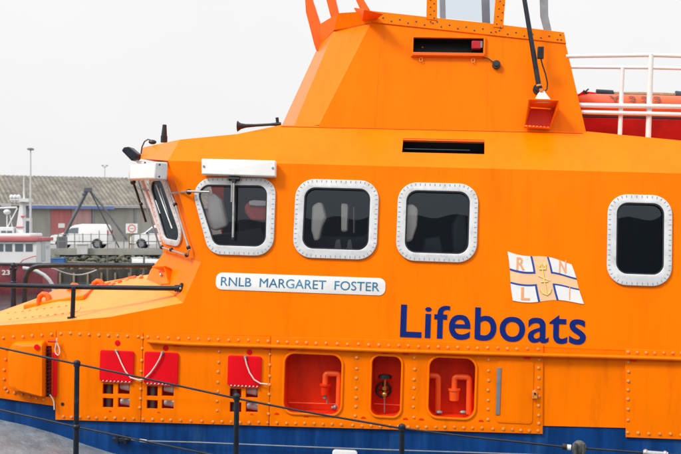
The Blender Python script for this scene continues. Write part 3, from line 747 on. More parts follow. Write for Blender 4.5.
# cabin lining and seats seen through the glass
m = MB()
c0 = PS.at(150, 335); c1 = PS.at(900, 335)
zf = PS.at(340, 330).z; zt = PS.p3(*Kp(340)).z + 0.05
x0 = PS.at(186, 300).x; x1 = 5.0
m.box((x0, 1.55, zf), (x1, 1.6, zt)); m.box((x0, 0.06, zf-.03), (x1, 1.6, zf)); m.box((x0+.3, 0.35, zt), (x1, 1.6, zt+.03))
m.box((PS.at(505, 230).x, 0.25, zf), (PS.at(506, 230).x+.03, 1.6, zt-.25))
m.build('cabin_lining', 'inside', boat)
def slab(pts, v, th, mat, name, parent=boat, bev=0.02):
    lp = [pv(x, y, v) for x, y in pts]; m_ = MB(); m_.prism(lp, (0, th, 0)); return m_.build(name, mat, parent, bevel=bev)
seats = [
    ([(207, 194), (214, 193), (221, 200), (227, 226), (214, 231), (208, 226)], .2),
    ([(312, 206), (318, 202), (322, 203), (326, 218), (322, 226), (319, 240), (314, 241), (311, 230)], .2),
    ([(341, 203), (348, 204), (347, 232), (341, 232)], .28),
    ([(405, 205), (413, 204), (418, 209), (417, 226), (412, 241), (404, 243)], .20)]
for pts, v_ in seats: slab(pts, v_, .12, 'seat', 'seat_back')
slab([(244, 206), (249, 201), (256, 204), (268, 205), (268, 221), (250, 220), (245, 213)], .24, .1, 'pinkseat', 'red_seat')  # red part of an assumed red and white seat behind the pane
slab([(249, 201), (254, 200), (268, 201), (268, 206), (256, 206), (249, 205)], .2, .03, 'white', 'seat_head')
m = MB(); m.tube([pv(354.3, 207, .8), pv(354.5, 233, .8)], .012); m.build('grab_pole', 'steel', boat)
slab([(333, 252), (336, 240), (340, 239), (342, 252)], .4, .05, 'greymetal', 'console_lever', bev=.005); slab([(346, 252), (348, 240), (351, 239), (353, 252)], .4, .05, 'greymetal', 'console_lever', bev=.005)
slab([(300, 262), (302, 232), (330, 236), (360, 236), (372, 232), (376, 262)], .55, .3, 'console', 'console')
slab([(452, 258), (452, 224), (458, 212), (466, 214), (468, 240), (472, 258)], .5, .35, 'console', 'crew_seat')
slab([(420, 262), (424, 238), (440, 236), (446, 262)], .5, .35, 'console', 'crew_seat')
slab([(195, 262), (205, 236), (232, 232), (262, 226), (276, 262)], .6, .3, 'console', 'console')

# rolled awning boxes over the two forward windows
m = MB(); q = [PS.uv(203.6, 160.4), PS.uv(277.2, 162.3), PS.uv(277, 178.4), PS.uv(203.8, 176)]
m.plate(PS, [round_poly(q, .012)], 0.085, 0.10, bev=.012); aw = m.build('screen_box', 'white', boat)
m = MB()
for x, y in ((206.3, 168.3), (274.6, 170)): m.cyl(PS.at(x, y, .10), PS.at(x, y, .106), .011, seg=10)
build_split(m, 'screw', 'greymetal', aw)
b0, b1 = PA.at(150, 164, .02), PA.at(166, 169.4, .02)
m = MB(); pA1 = pv(129, 173, .72); pA2 = pv(160, 169.5, .02)
ax = (pA2 - pA1).normalized(); up_ = Vector((0, 0, 1)); sd_ = ax.cross(up_).normalized()
def boxaxis(m, a, b, hw, hh, mi=0):
    ax = (b-a).normalized(); sdv = ax.cross(Vector((0, 0, 1))).normalized(); upv = sdv.cross(ax)
    v = [a + sdv*sx*hw + upv*sz*hh for sx, sz in ((-1, -1), (1, -1), (1, 1), (-1, 1))] + [b + sdv*sx*hw + upv*sz*hh for sx, sz in ((-1, -1), (1, -1), (1, 1), (-1, 1))]
    m.add(v, [(0, 1, 2, 3), (7, 6, 5, 4), (0, 4, 5, 1), (1, 5, 6, 2), (2, 6, 7, 3), (3, 7, 4, 0)], mi)
pA1 = pv(135, 172.3, .85); pA2 = pv(160.3, 171, .05)
boxaxis(m, pA1, pA2, .055, .075)
awA = m.build('screen_box', 'white', boat, bevel=.015)
m = MB(); axd = (pA2-pA1).normalized(); upv = axd.cross(Vector((0, 0, 1))).normalized().cross(axd)
boxaxis(m, pA2 - axd*.002, pA2 + axd*.03, .062, .082); boxaxis(m, pA1 - axd*.03, pA1 + axd*.002, .062, .082)
build_split(m, 'end_cap', 'frame', awA, bevel=.012)
m = MB()
for a_ in (pA2 + axd*.031, pA2 - axd*.04 , pA1 - axd*.02):
    for sz in (-.055, .055): m.ball(a_ + upv*sz + Vector((0, -.06, 0)), .010, seg=8)
build_split(m, 'screw', 'black', awA)

# wipers and grab pipes
m = MB(); m.tube([PS.at(235, 178, .06), PS.at(234.8, 200, .06), PS.at(234, 238, .05)], .011, seg=8)
m.tube([PS.at(233, 182, .06), PS.at(232.6, 203, .06)], .006, seg=6)
wp = m.build('wiper_arm', 'steel', boat)
m = MB(); m.tube([PS.at(230, 179.6, .06), PS.at(241, 180, .06)], .022, seg=10); m.cyl(PS.at(235, 182, 0.02), PS.at(235, 182, .08), .02); m.build('wiper_motor', 'black', wp)
m = MB(); m.tube([PS.at(234.6, 222, .045), PS.at(233.8, 240, .04)], .014, seg=6); m.build('wiper_blade', 'rubber', wp)
m = MB(); m.tube([PA.at(175, 193, .06), PS.at(190, 192.6, .08), PS.at(211, 193.2, .07)], .011, seg=8); m.ball(PS.at(190.5, 192.8, .06), .028, 1); m.build('wiper_arm', ['steel', 'black'], boat)
m = MB(); hp = [PA.at(x, y, .05) for x, y in ((167, 172), (173, 184), (181, 206), (190.5, 238), (194, 249), (192, 254.5), (184, 252), (166, 246.5))]
m.tube(hp, .010, seg=8)
for x, y in ((180, 204), (193.3, 247), (191.5, 254.3), (166.5, 246.5), (176, 249)): m.ball(PA.at(x, y, .05), .022, 1, seg=10)
m.build('grab_rail', ['steel', 'black'], boat)
m = MB(); m.tube([PA.at(161, 184, .05), PA.at(168, 205, .045), PA.at(176, 228, .04)], .010, seg=6); m.tube([PA.at(158.5, 200, .03), PA.at(163, 213, .03)], .006, seg=6)
m.tube([PA.at(163, 188, .03), PA.at(172, 217, .03)], .005, seg=6); m.build('wiper_arm', 'steel', boat)
m = MB(); m.tube([pv(133.5, 183, .95), pv(137, 193, 1.0), pv(146, 222, 1.05)], .012, seg=8); m.ball(pv(133, 182, .95), .03); m.ball(pv(141, 204, 1.0), .02); m.build('wiper_arm', 'black', boat)
# frame of the windscreen seen edge-on, with pipe stays
m = MB(); e_a, e_b = pv(147, 180, .84), pv(167.5, 250, .80)
m.tube([pv(142, 181, .9), pv(158, 226, .86), pv(167, 252, .82)], .020, seg=8)
m.build('windscreen_frame', 'frame', boat)
m = MB(); m.tube([pv(138.5, 181, .98), pv(150, 217, .95), pv(160.5, 249, .9)], .009, seg=8); m.tube([pv(138, 188, .98), PA.at(150, 190, .02)], .008, seg=6); m.build('stay_pipe', 'greymetal', boat)

# floodlight, mast lamp, cable and horn on the cabin roof
m = MB(); m.prism([pv(x, y, .82) for x, y in ((121.3, 150.5), (123.5, 147.2), (129, 146.6), (138, 154.5), (136, 159), (131.5, 161))], (0, .16, 0))
fl_ = m.build('floodlight', 'rail', boat, bevel=.012)
m = MB(); m.tube([pv(133, 157, .9), pv(138, 162, .9), pv(145, 163, .85)], .014); m.build('bracket', 'white', fl_)
m = MB(); m.cyl(pv(164, 142.5, .9), pv(164.1, 136, .9), .034); m.cyl(pv(164.1, 136, .9), pv(164.6, 124.6, .9), .030, r2=.020); m.build('navigation_lamp', 'black', boat)
m = MB(); m.tube([pv(x, y, .9) for x, y in ((141, 154), (142, 147), (144.5, 141.5), (148, 139.3), (151.5, 140.5))], .007, seg=6); m.ball(pv(152.5, 142, .9), .03, sc=(1.4, 1, .8)); m.build('roof_cable', 'black', boat)
hb = .75
m = MB(); hp = [(237.6, 126.2, .055), (238.6, 126.2, .046), (241, 126.1, .030), (246, 125.8, .019), (256, 125.3, .014), (270, 124.5, .013), (276, 124.2, .018), (281, 124, .020)]
m.tube([pv(x, y, hb) for x, y, r in hp], [r for x, y, r in hp], seg=16); m.tube([pv(277, 117.5, hb), pv(277.8, 124.5, hb), pv(277.5, 128, hb)], .016); horn = m.build('horn', 'black', boat)

# name strip small emblem
m = MB()
# --- roof vent (dark slot) in the chamfer
m.tunnel(PC, vent1, 0.16, 0.0, 1); v_in = vent1
vt = m.build('roof_vent', ['black', 'black'], boat)
m = MB(); m.plate(PC, [PC.rrect(402.5, 138.8, 484.5, 140.5)], 0.02, -.004); m.build('vent_lip', 'orange_red', vt)
m = MB(); m.plate(PC, [PC.rrect(404, 144, 470, 144.6)], 0.004, -.06); m.build('vent_slat', 'console', vt)
# seams: fine raised weld lines
m = MB(); m.tube([PC.at(x, 126.6 + (x-281)*0.0225, .002) for x in (281, 380, 480, 583)], .004, seg=6); build_split(m, 'weld_seam', 'recess', boat)
SEAMS = ((381, 26, 375, 126), (487, 60, 487, 131))

# ==================== upper tower (flying bridge base)
T0 = PT.at(319, 122.5); T1 = PT.at(586.5, 133.5); T2_ = PT.at(565.5, 43); T3_ = PT.at(371, 22.5)
def pvT(px, py, dv):  # point deeper than the tower side by dv at that height
    q = PT.hit(px, py); return pv(px, py, q.y + dv)
tw = MB()
vent2 = PT.rrect(412.6, 38.2, 484, 54.6)
tw.plate(PT, [PT.loop([(319, 125), (322, 128), (586.8, 135.5), (565.5, 43), (371, 22.5)]), vent2], 0.02, 0)
G0 = pvT(293.5, 127, .45); G1 = pvT(335, 28, .38); N0 = pvT(281, 127, 1.15); N1 = pvT(322, 38, 1.0)
Tb = PT.at(319, 125); Tt = PT.at(371, 22.5)
tw.add([Tb, Tt, G1, G0], [(0, 1, 2, 3)]); tw.add([G0, G1, N1, N0], [(0, 1, 2, 3)]); tw.add([N0, N1, mir(N1), mir(N0)], [(0, 1, 2, 3)])
tw.add([mir(p) for p in (Tb, Tt, G1, G0)], [(0, 1, 2, 3)]); tw.add([mir(p) for p in (G0, G1, N1, N0)], [(0, 1, 2, 3)])
tw.add([mir(p) for p in (Tb, T1, T2_, Tt)], [(0, 1, 2, 3)])
tw.add([T1, T2_, mir(T2_), mir(T1)], [(0, 1, 2, 3)])
dk = [T2_, Tt, G1, N1, mir(N1), mir(G1), mir(Tt), mir(T2_)]
tw.add(dk, [tuple(range(8))])
tower = tw.build('bridge_tower', 'orange', boat, angle=3)
m = MB()
for xa, ya, xb, yb in SEAMS: m.tube([PT.at(xa, ya, -.001), PT.at(xb, yb, -.001)], .0035, seg=6)
build_split(m, 'weld_seam', 'orange_low', tower)
m = MB()
for xa, ya, xb, yb in ((527, 169, 526, 345), (140, 314, 139.4, 331), (290, 166, 289, 177)): m.tube([PS.at(xa, ya, -.0012), PS.at(xb, yb, -.0012)], .003, seg=6)
build_split(m, 'weld_seam', 'orange_low', superstructure)
# coaming band round the top with bolts
cb = MB()
cb.plate(PT, [PT.loop([(371, 22.3), (372.5, 11.2), (430, 17.5), (490, 23.6), (564, 32.6), (566, 43.5)])], 0.03, 0.012, bev=.002)
Tt_up = PT.at(372.5, 11.2, .01); G1o = pvT(334, 30, .34); G1u = pvT(338, 13, .14); N1o = pvT(320.5, 44, .93); N1u = pvT(320, 24, .62)
Tt_o = PT.at(371, 23, .012)
cb.add([Tt_o, Tt_up, G1u, G1o], [(0, 1, 2, 3)]); cb.add([G1o, G1u, N1u, N1o], [(0, 1, 2, 3)]); cb.add([N1o, N1u, mir(N1u), mir(N1o)], [(0, 1, 2, 3)])
for a_, b_ in ((Tt_o, G1o), (G1o, N1o)): pass
o_ = PT.at(565.5, 43.5, .0); ou = PT.at(564, 32.6, .0)
cb.add([mir(p) for p in (Tt_o, Tt_up, ou, o_)], [(0, 1, 2, 3)]); cb.add([mir(p) for p in (Tt_o, Tt_up, G1u, G1o)], [(0, 1, 2, 3)]); cb.add([mir(p) for p in (G1o, G1u, N1u, N1o)], [(0, 1, 2, 3)])
coam = cb.build('coaming', 'orange_low', boat, angle=4)
m = MB()
for i in range(22):
    x = 383 + i*8.3; y = 20.5 + (x-383)*.1105 + (0 if i % 2 else -2.5)
    m.ball(PT.at(x, y, .014), .009, seg=8)
for x, y in ((437, 22), (500, 27), (560, 35), (561, 40)): m.ball(PT.at(x, y, .014), .009, seg=8)
for t in range(6):
    m.ball(lerp(Tt_o, G1o, .1+.15*t) + Vector((0, 0, .035)) - Vector((.004, .004, 0)), .010, seg=8)
    m.ball(lerp(G1o, N1o, .1+.15*t) + Vector((-.004, -.002, .06)), .011, seg=8)
build_split(m, 'rivet', 'slot', coam)
# uprights of the bridge screens
def post(pts, th, name='screen_post', mat='orange', par=coam, bev=.008):
    m_ = MB(); m_.prism(pts, th); return m_.build(name, mat, par, bevel=bev)
def bolts_on(pxs, h=.02):
    m_ = MB()
    for x, y in pxs: m_.ball(PT.at(x, y, h), .008, seg=8)
    build_split(m_, 'rivet', 'slot', coam)
post([PT.at(x, y, .018) for x, y in ((426.3, 20), (437, 21.5), (437.6, -60), (428, -60))], (0, .03, 0))
post([PT.at(x, y, .018) for x, y in ((493, 28), (503, 29), (510, -60), (500, -60))], (0, .03, 0))
bolts_on([(430.5 + (k % 2)*3.5, 22 - k*3.6) for k in range(9)] + [(495.5 + (k % 2)*4 + k*.55, 32 - k*3.8) for k in range(11)])
def curved_post(pts, r):
    m_ = MB(); m_.tube(pts, r, seg=12); return m_
# corner uprights, flat bars standing at the nose and corner
post([pvT(x, y, .32) for x, y in ((345.5, 27), (339, 29.5), (335.5, 27.5), (332.3, 23), (326.3, 0), (312, -60), (323, -60), (335.5, 0), (338.6, 13))], (0, .12, 0), mat='orange_red')  # orange-red colour holds the shade on these uprights
post([pvT(x, y, .90) for x, y in ((322.8, 47), (319.5, 51.5), (316, 50), (314, 44), (305.8, 12), (305, 0), (291, -60), (299, -60), (312.5, 0), (320, 23), (323.6, 36))], (0, .12, 0), mat='orange_red')
post([pvT(x, y, .15) for x, y in ((361, 11), (370, 10), (364, 0), (347, -60), (338, -60), (356, 0))], (0, .06, 0), mat='orange_red')
m = MB(); g = [(354, 9), (363, 11), (383, 14.5), (376, 18.5), (366, 17.5), (360, 14)]
m.prism([pvT(354, 8.5, .1), pvT(364, 10, -.28), pvT(383, 14.5, -.28), pvT(377, 18.8, .03), pvT(362, 22, .08)], (0, .0, .012)); m.build('corner_gusset', 'orange_red', coam, bevel=.004)  # tilted face-down and kept orange-red for its underside shade
# windscreen sheets and grey support struts behind
m = MB(); m.prism([PT.at(x, y, .0) for x, y in ((438, 17), (494, 23), (500, -60), (438, -60))], (0, .006, 0)); m.build('screen_sheet', 'clear', coam)
m = MB(); m.prism([PT.at(x, y, -.4) for x, y in ((484, 24), (492, 25), (490, -60), (481, -60))], (0, .05, 0)); m.prism([PT.at(x, y, -.5) for x, y in ((440, 18), (446, 18), (444, -60), (438, -60))], (0, .05, 0))
m.prism([PT.at(x, y, -.5) for x, y in ((446, 12), (484, 15), (484, 19), (446, 16))], (0, .05, 0))
build_split(m, 'screen_strut', 'greymetal', coam)
m = MB(); m.prism([PT.at(x, y, -.3) for x, y in ((549.5, 30), (557, 31.5), (551, 5), (550, -60), (541, -60), (543, 5))], (0, .05, 0)); m.build('screen_strut', 'greymetal', coam)
# tower vent with lamp
m = MB(); m.tunnel(PT, vent2, .17, 0); vt2 = m.build('tower_vent', 'black', boat)
m = MB(); m.plate(PT, [PT.rrect(411.4, 37, 485.2, 57.4, 0), PT.rrect(413.4, 38.6, 483.4, 53.4)], .035, .03, bev=.002); m.build('vent_frame', 'orange', vt2)
m = MB(); m.plate(PT, [PT.rrect(412.6, 54, 484.2, 56.9)], .02, .046, bev=.002); m.build('vent_lip', 'orange_red', vt2)
m = MB(); m.box((PT.at(471.5, 46).x, PT.at(471, 44).y-.01, PT.at(471, 48.5).z), (PT.at(481, 46).x, PT.at(471, 44).y+.09, PT.at(471, 40.6).z)); m.build('signal_lamp', 'cover_red', vt2, bevel=.008)
m = MB(); m.box((PT.at(480.4, 46).x, PT.at(471, 44).y-.014, PT.at(471, 47.5).z), (PT.at(482.4, 46).x, PT.at(471, 44).y+.02, PT.at(471, 41).z)); m.build('lamp_clip', 'greymetal', vt2)
m = MB()
for x, y in ((421, 60), (473, 61)):
    m.tube([PT.at(x+1.6*math.cos(t), y+2*math.sin(t), .02) for t in [2*math.pi*k/12 for k in range(13)]], .004, seg=6)
for x, y in ((422, 42), (422.5, 49)): m.ball(PT.at(x, y, -.16), .012, seg=8)
build_split(m, 'drain_ring', 'bolt', vt2)
m = MB(); m.tube([PT.at(x, y, .02) for x, y in ((482, 57.5), (488, 59), (493, 62.5))], .006, seg=6); m.cyl(PT.at(496.3, 65.3, .0), PT.at(496.3, 65.3, .04), .040, seg=18); m.cyl(PT.at(496.3, 65.3, .04), PT.at(496.3, 65.3, .055), .022, seg=14); m.build('cable_gland', 'rubber', boat)
# deck light hood and antenna
hd = MB()
lo = PT
def hoodp(x, y, h): return PT.at(x, y, h)
a1, a2 = hoodp(530, 107.5, .02), hoodp(558.5, 109, .02); b1, b2 = hoodp(527, 106.8, .26), hoodp(556.5, 108, .26)
c1, c2 = hoodp(524, 128.5, .03), hoodp(549.5, 130, .03)
th = Vector((0, 0, .012))
hd.prism([a1, a2, b2, b1], th)
hd.prism([a1, b1, c1], Vector((.010, 0, 0))); hd.prism([a2, b2, c2], Vector((-.010, 0, 0)))
c1o, c2o = hoodp(523.5, 128, .06), hoodp(549, 130, .06)
hd.prism([c1, c2, c2o, c1o], Vector((0, 0, .014)))
hood = hd.build('deck_light_hood', 'orange_low', boat, bevel=.003)
m = MB(); m.prism([hoodp(530, 109, .025), hoodp(557, 110.5, .025), hoodp(549, 129, .025), hoodp(525, 127.5, .025)], PT.n*.004); m.build('hood_shade_sheet', 'recess', hood)  # dark red sheet that paints in the hood's inner shade
m = MB(); rx = hoodp(530.5, 125, .05)
for k in range(7): m.ball(hoodp(526 + 3.6*k, 127.6 + .2*k, .065), .008, seg=8)
build_split(m, 'rivet', 'bolt', hood)
cb_ = hoodp(541.5, 107, .13)
m = MB(); m.tube([cb_ + Vector((0, 0, .0)), cb_ + Vector((0, 0, .02)), cb_ + Vector((-.01, 0, .10)), cb_ + Vector((-.01, 0, .115))], [.10, .085, .034, .03], seg=24); ab = m.build('antenna_base', 'white', boat)
m = MB(); A0 = pv(540.8, 95.5, cb_.y); A1 = pv(538.5, 84, cb_.y); A2 = pv(524.5, 0, cb_.y+.05); A3 = pv(514, -60, cb_.y+.1)
m.tube([A0, A1], .023); m.tube([A1, A2, A3], [.025, .022, .019]); ant = m.build('antenna', 'rail', boat)
m = MB(); m.cyl(pv(539.2, 86, cb_.y), pv(538.9, 84.2, cb_.y), .026); m.cyl(pv(541.5, 91.5, cb_.y-.03), pv(541, 88.5, cb_.y-.03), .018); m.build('antenna_collar', 'bolt', ant)
m = MB(); q = pv(540.3, 52.7, cb_.y)
m.box((q.x-.027, q.y-.02, q.z-.058), (q.x+.032, q.y+.02, q.z+.058)); m.build('junction_box', 'black', ant, bevel=.006)
m = MB(); m.tube([pv(x, y, cb_.y) for x, y in ((541, 59), (542.5, 65), (545.5, 74), (547.5, 83), (547, 89), (543.5, 92.5))], .007, seg=8); m.build('antenna_cable', 'black', ant)
m = MB(); m.cyl(PT.at(537.5, 90, .0), PT.at(537.5, 90, .05), .046, seg=18); m.cyl(PT.at(537.5, 90, .05), PT.at(537.5, 90, .075), .028); m.build('cable_gland', 'rubber', boat)

# --- white guard rail on the aft roof
vr = .75
def wrail(pts, r, name='guard_rail'):
    m_ = MB(); m_.tube([pv(x, y, vr) for x, y in pts], r, seg=12); return m_
m = wrail([(566, 56.3), (650, 55), (681, 56), (900, 60)], .019); m.tube([pv(569, 67, vr), pv(648, 67.6, vr), pv(900, 74, vr)], .016, seg=12)
m.tube([pv(578, 105, vr-.03), pv(681, 106.6, vr-.03), pv(900, 112, vr-.03)], .022, seg=12); m.tube([pv(580, 112, vr-.03), pv(681, 114.4, vr-.03), pv(900, 120, vr-.03)], .020, seg=12)
for a_, b_, r in (((622.5, 67), (619.6, 142), .021), ((651, 54), (648, 144), .026), ((760, 56), (757, 146), .026)):
    m.tube([pv(*a_, vr), pv(*b_, vr)], r, seg=14)
m.build('guard_rail', 'white', boat, angle=60)

# --- black foredeck rails
m = MB(); vn = .18
m.tube([pv(-80, 281, vn-.2), pv(0, 285.3, vn-.1), pv(72, 287, vn), pv(176, 288.4, vn+.02)], .0235, seg=14)
rl = m.build('bow_rail', 'rail', boat, angle=60)
ft = PS.at(72, 319, 0) ; 
m = MB(); ftp = fore(72.5, 317.5) or ft
top_ = FB.hit(73.6, 287, (0, ftp.y, 0), Vector((0, 1, 0)))
m.tube([top_, ftp], .022, seg=12); m.cyl(ftp - Vector((0, 0, .012)), ftp + Vector((0, 0, .006)), .05, seg=18); m.build('rail_post', 'rail', rl)
m = MB(); fp = pv(181.5, 288.3, vn+.02); m.cyl(pv(175, 288.3, vn+.02), pv(179.5, 288.3, vn+.02), .032); m.ball(fp, .040, sc=(.7, 1, 1.35)); m.ball(fp - Vector((0, .04, 0)), .012, 1); m.build('rail_flange', ['rail', 'steel'], rl)
vf = 3.7
m = MB(); m.tube([pv(x, y, vf) for x, y in ((24.6, 312), (24.8, 290), (25.6, 279), (28.5, 271.5), (33, 267.5), (39, 265.8), (60, 265.2), (154, 265.6))], .033, seg=12); m.build('bow_rail', 'rail', boat, angle=60)
m = MB(); m.tube([pv(13.4, 316, vf), pv(13.8, 266, vf)], [.036, .032], seg=12); m.tube([pv(10.6, 268, vf), pv(17, 268.4, vf)], .026, seg=8); m.ball(pv(13.8, 265.5, vf), .04); m.ball(pv(13.6, 282, vf), .046, sc=(1, 1, .5)); m.build('rail_post', 'rail', boat)

# --- hatch, knobs and studs on the foredeck
def fz(px, py, dz=0):
    p = fore(px, py)
    if p is None: p = pv(px, py, 2.0)
    return p + Vector((0, 0, dz))
m = MB()
h1, h2, h3, h4 = fz(23, 309.5), fz(84, 300), pv(97, 289, 1.75), pv(55, 294, 1.85)
m.prism([h1, h2, h3, h4], (0, 0, .05)); hatch = m.build('foredeck_hatch', 'orange', boat, bevel=.012)
for x, y, v_ in ((44, 300, 1.25), (74, 291, 1.55), (98, 287, 1.55)):
    b = pv(x, y, v_); m = MB()
    m.tube([b + Vector(q) for q in ((-.055, 0, -.17), (-.055, 0, .0), (-.045, 0, .035), (-.015, 0, .06), (.02, 0, .058), (.05, -.01, .035), (.062, -.02, -.005))], [.026, .026, .028, .03, .03, .032, .036], seg=12)
    m.build('vent_knob', 'orange_red', boat, angle=60)
m = MB(); m.tube([pv(88, 290, 1.5), pv(112, 284, 1.6), pv(136, 278, 1.6)], .03, seg=8); m.tube([pv(112, 285.5, 1.5), pv(140, 279, 1.4)], .02, 1, seg=8)
for x in range(92, 142, 7): m.ball(pv(x, 289 - (x-92)*.24, 1.45), .028, x % 2, seg=8)
m.build('deck_clamp', ['orange_red', 'bolt'], boat)
m = MB()
for row, (xa, ya, xb, yb) in enumerate(((8, 313.5, 66, 306), (10, 319.5, 70, 313))):
    for k in range(9):
        p = fz(xa+(xb-xa)*k/8, ya+(yb-ya)*k/8); m.ball(p + Vector((0, 0, .004)), .014, seg=8, sc=(1, 1, .6))
m.tube([fz(72, 313), fz(79, 311), fz(80, 307)], .006, seg=6)
build_split(m, 'deck_stud', 'bolt', boat)
# apron fittings (bracket under the window)
q = [PS.uv(0, 0)]
PAp = Plane(FB, E1, (A_br - E1), (AP0 - E1)); PAp.b = (PAp.b - PAp.a*PAp.b.dot(PAp.a)).normalized(); PAp.n = PAp.a.cross(PAp.b)
if PAp.n.y > 0: PAp.n = -PAp.n
m = MB()
def app(x, y, h): return PAp.hit(x, y) + PAp.n*h
m.prism([app(159.5, 271, .0), app(171, 270.5, .0), app(170, 284, .0), app(161, 284.5, .0)], PAp.n*.012)
m.prism([app(160, 270.5, .01), app(172.5, 270, .01), app(172.5, 270, .09), app(160, 270.5, .09)], (0, 0, .012))
m.prism([app(171.5, 270.5, .01), app(171.5, 270.5, .09), app(169, 285, .01)], (.012, 0, 0))
m.build('apron_bracket', 'orange_low', boat, bevel=.003)
m = MB(); m.ball(app(163.5, 276, .03), .018, seg=10); m.ball(app(163.8, 292.5, .01), .014, seg=8); m.build('lashing_eye', 'steel', boat)

# --- deck, hull, stanchions and wires
inner_px = [(-260, 380), (-80, 402), (0, 420), (27, 426), (55, 434), (85, 445), (112, 453.5), (160, 463), (240, 472), (400, 482), (760, 498), (1000, 508)]
inn = [PL.at(*q, -.012) for q in inner_px]
dkm = MB(); NV2 = 8
def outerv(i): return [-.9, -1.15, -1.2, -1.2, -1.15, -1.06, -1.08, -1.12, -1.18, -1.25, -1.3, -1.3][i]
rws = []
for j in range(NV2+1):
    t = j/NV2
    rws.append([Vector((p.x, p.y + t*outerv(i), p.z - .10*t*t)) for i, p in enumerate(inn)])
nn2 = len(inn); vd = [p for r in rws for p in r]
dkm.add(vd, [(j*nn2+i, j*nn2+i+1, (j+1)*nn2+i+1, (j+1)*nn2+i) for j in range(NV2) for i in range(nn2-1)])
dkm.build('side_deck', 'deck', boat, angle=60)
hm = MB()
edge = rws[-1]; lv = []
for (dz, dvv) in ((0.10, -.02), (.10, .03), (-.02, .0), (-.6, .12), (-1.3, .45), (-2.2, 1.3)):
    lv.append([Vector((p.x, p.y + dvv, p.z + dz if dz > -1 else min(p.z+dz, dz+1.9))) for p in edge])
bowp = Vector((edge[0].x - 3.0, VC, edge[0].z+.1))
for lay in lv: lay.insert(0, Vector((bowp.x, VC, lay[0].z)))
nh = nn2+1; vh = [p for r in lv for p in r]
hm.add(vh, [(j*nh+i, j*nh+i+1, (j+1)*nh+i+1, (j+1)*nh+i) for j in range(5) for i in range(nh-1)])
hm.add([mir(p) for p in vh], [(j*nh+i, j*nh+i+1, (j+1)*nh+i+1, (j+1)*nh+i) for j in range(5) for i in range(nh-1)])
s1 = [r[-1] for r in lv]; s2 = [mir(r[-1]) for r in lv]
for j in range(5): hm.add([s1[j], s1[j+1], s2[j+1], s2[j]], [(0, 1, 2, 3)])
hm.build('hull', 'blue', boat, angle=50)
fdk = MB(); fo = [mir(p) for p in rws[-1]]; fi = [mir(p) for p in rws[0]]
fdk.add(fo + fi, [(i, i+1, nn2+i+1, nn2+i) for i in range(nn2-1)])
f_i = rws[-1][:3]; fdk.add([lv[2][0], rws[-1][0], rws[0][0], mir(rws[0][0]), mir(rws[-1][0])], [(0, 1, 2, 3, 4)])
fdk.build('far_deck', 'deck', boat, angle=60)

vst = lambda px: -0.90 - (px-75)/327*0.25
def wp_(px, py): return pv(px, py, vst(px))
top_w = [(-60, 336.5), (0, 347.8), (76.5, 364), (140, 377.5), (236.5, 398.5), (300, 411), (401.5, 428.5), (470, 437), (562, 446.8), (640, 452.6), (760, 461)]
low_w = [(-60, 398), (0, 410), (76.5, 427), (140, 440.3), (210, 454.5), (236.5, 459)]
m = MB(); m.tube([wp_(*q) for q in top_w], .0085, seg=8); m.tube([wp_(*q) for q in low_w], .0085, seg=8)
gw = m.build('guard_wire', 'rail', boat, angle=60)
for (xt, yt, xb, yb) in ((77, 363, 75.6, 482), (236.8, 396.5, 235, 520), (402, 427, 401, 545)):
    m = MB(); a_ = pv(xt, yt, vst(xt)); b_ = pv(xb, yb, vst(xt))
    m.tube([b_, a_], [.024, .0215], seg=14); m.ball(a_, .030, seg=14, sc=(1, 1, .9)); m.cyl(a_ + Vector((0, 0, -.03)), a_ + Vector((0, 0, .012)), .028)
    if xt < 100: m.ball(wp_(76.4, 427), .033, seg=14, sc=(1, 1, .95))
    m.build('stanchion', 'rail', boat, angle=60)
# grab line with turnbuckle against the navy wall
m = MB(); gl = [(128, 438.6), (142, 440.2), (200, 441.8), (300, 446), (380, 449), (517, 453.4), (700, 460)]
m.tube([PL.at(x, y, .03) for x, y in gl], .006, seg=8); m.build('grab_line', 'greymetal', boat)
m = MB(); a_ = PL.at(117, 436.5, .03); m.box((a_.x-.03, a_.y-.02, a_.z-.04), (a_.x+.12, a_.y+.02, a_.z-.005)); m.box((a_.x+.0, a_.y-.025, a_.z-.055), (a_.x+.03, a_.y+.03, a_.z+.02)); m.box((a_.x+.08, a_.y-.025, a_.z-.06), (a_.x+.11, a_.y+.03, a_.z+.015))
m.ball(PL.at(128.5, 438.6, .04), .03, seg=10, sc=(1.2, .8, .6)); tb = m.build('turnbuckle', 'rail', boat, bevel=.004)
m = MB(); m.tube([PL.at(141, 439.6, .04), PL.at(148, 440.6, .04)], .014, seg=8); m.build('splice_sleeve', 'white', tb)
# fittings on the aft wire
m = MB(); m.tube([wp_(562.5, 446.8), wp_(567, 447.3)], .026, 0, seg=12); m.tube([wp_(567, 447.3), wp_(571, 447.7)], .022, 1, seg=12)
m.build('wire_clamp', ['black', 'white'], gw)
m = MB(); c = wp_(579, 448.8); m.ball(c, .058, seg=14, sc=(1.0, .6, 1.15)); m.tube([c + Vector((-.03, -.04, -.06)), c + Vector((-.03, -.04, .05))], .012); m.tube([c + Vector((.03, -.04, -.06)), c + Vector((.03, -.04, .05))], .012); M['blockgrey'] = paint('dark_weathered_block', (0.07, 0.075, 0.07), .5, .4, 25, (1, 1, 1)); m.build('wire_block', 'blockgrey', gw)
m = MB(); m.tube([wp_(643, 452.8), wp_(668, 454.8)], .02, seg=10); m.ball(wp_(645.5, 451.6), .02, seg=8); m.ball(wp_(665, 453), .018, seg=8); m.build('wire_tensioner', 'steel', gw)
# white cover plate low on the navy wall
m = MB(); m.plate(PL, [PL.rrect(332.4, 449.4, 357.4, 470, .03)], .03, .03, bev=.008); m.build('vent_cover', 'white', boat)

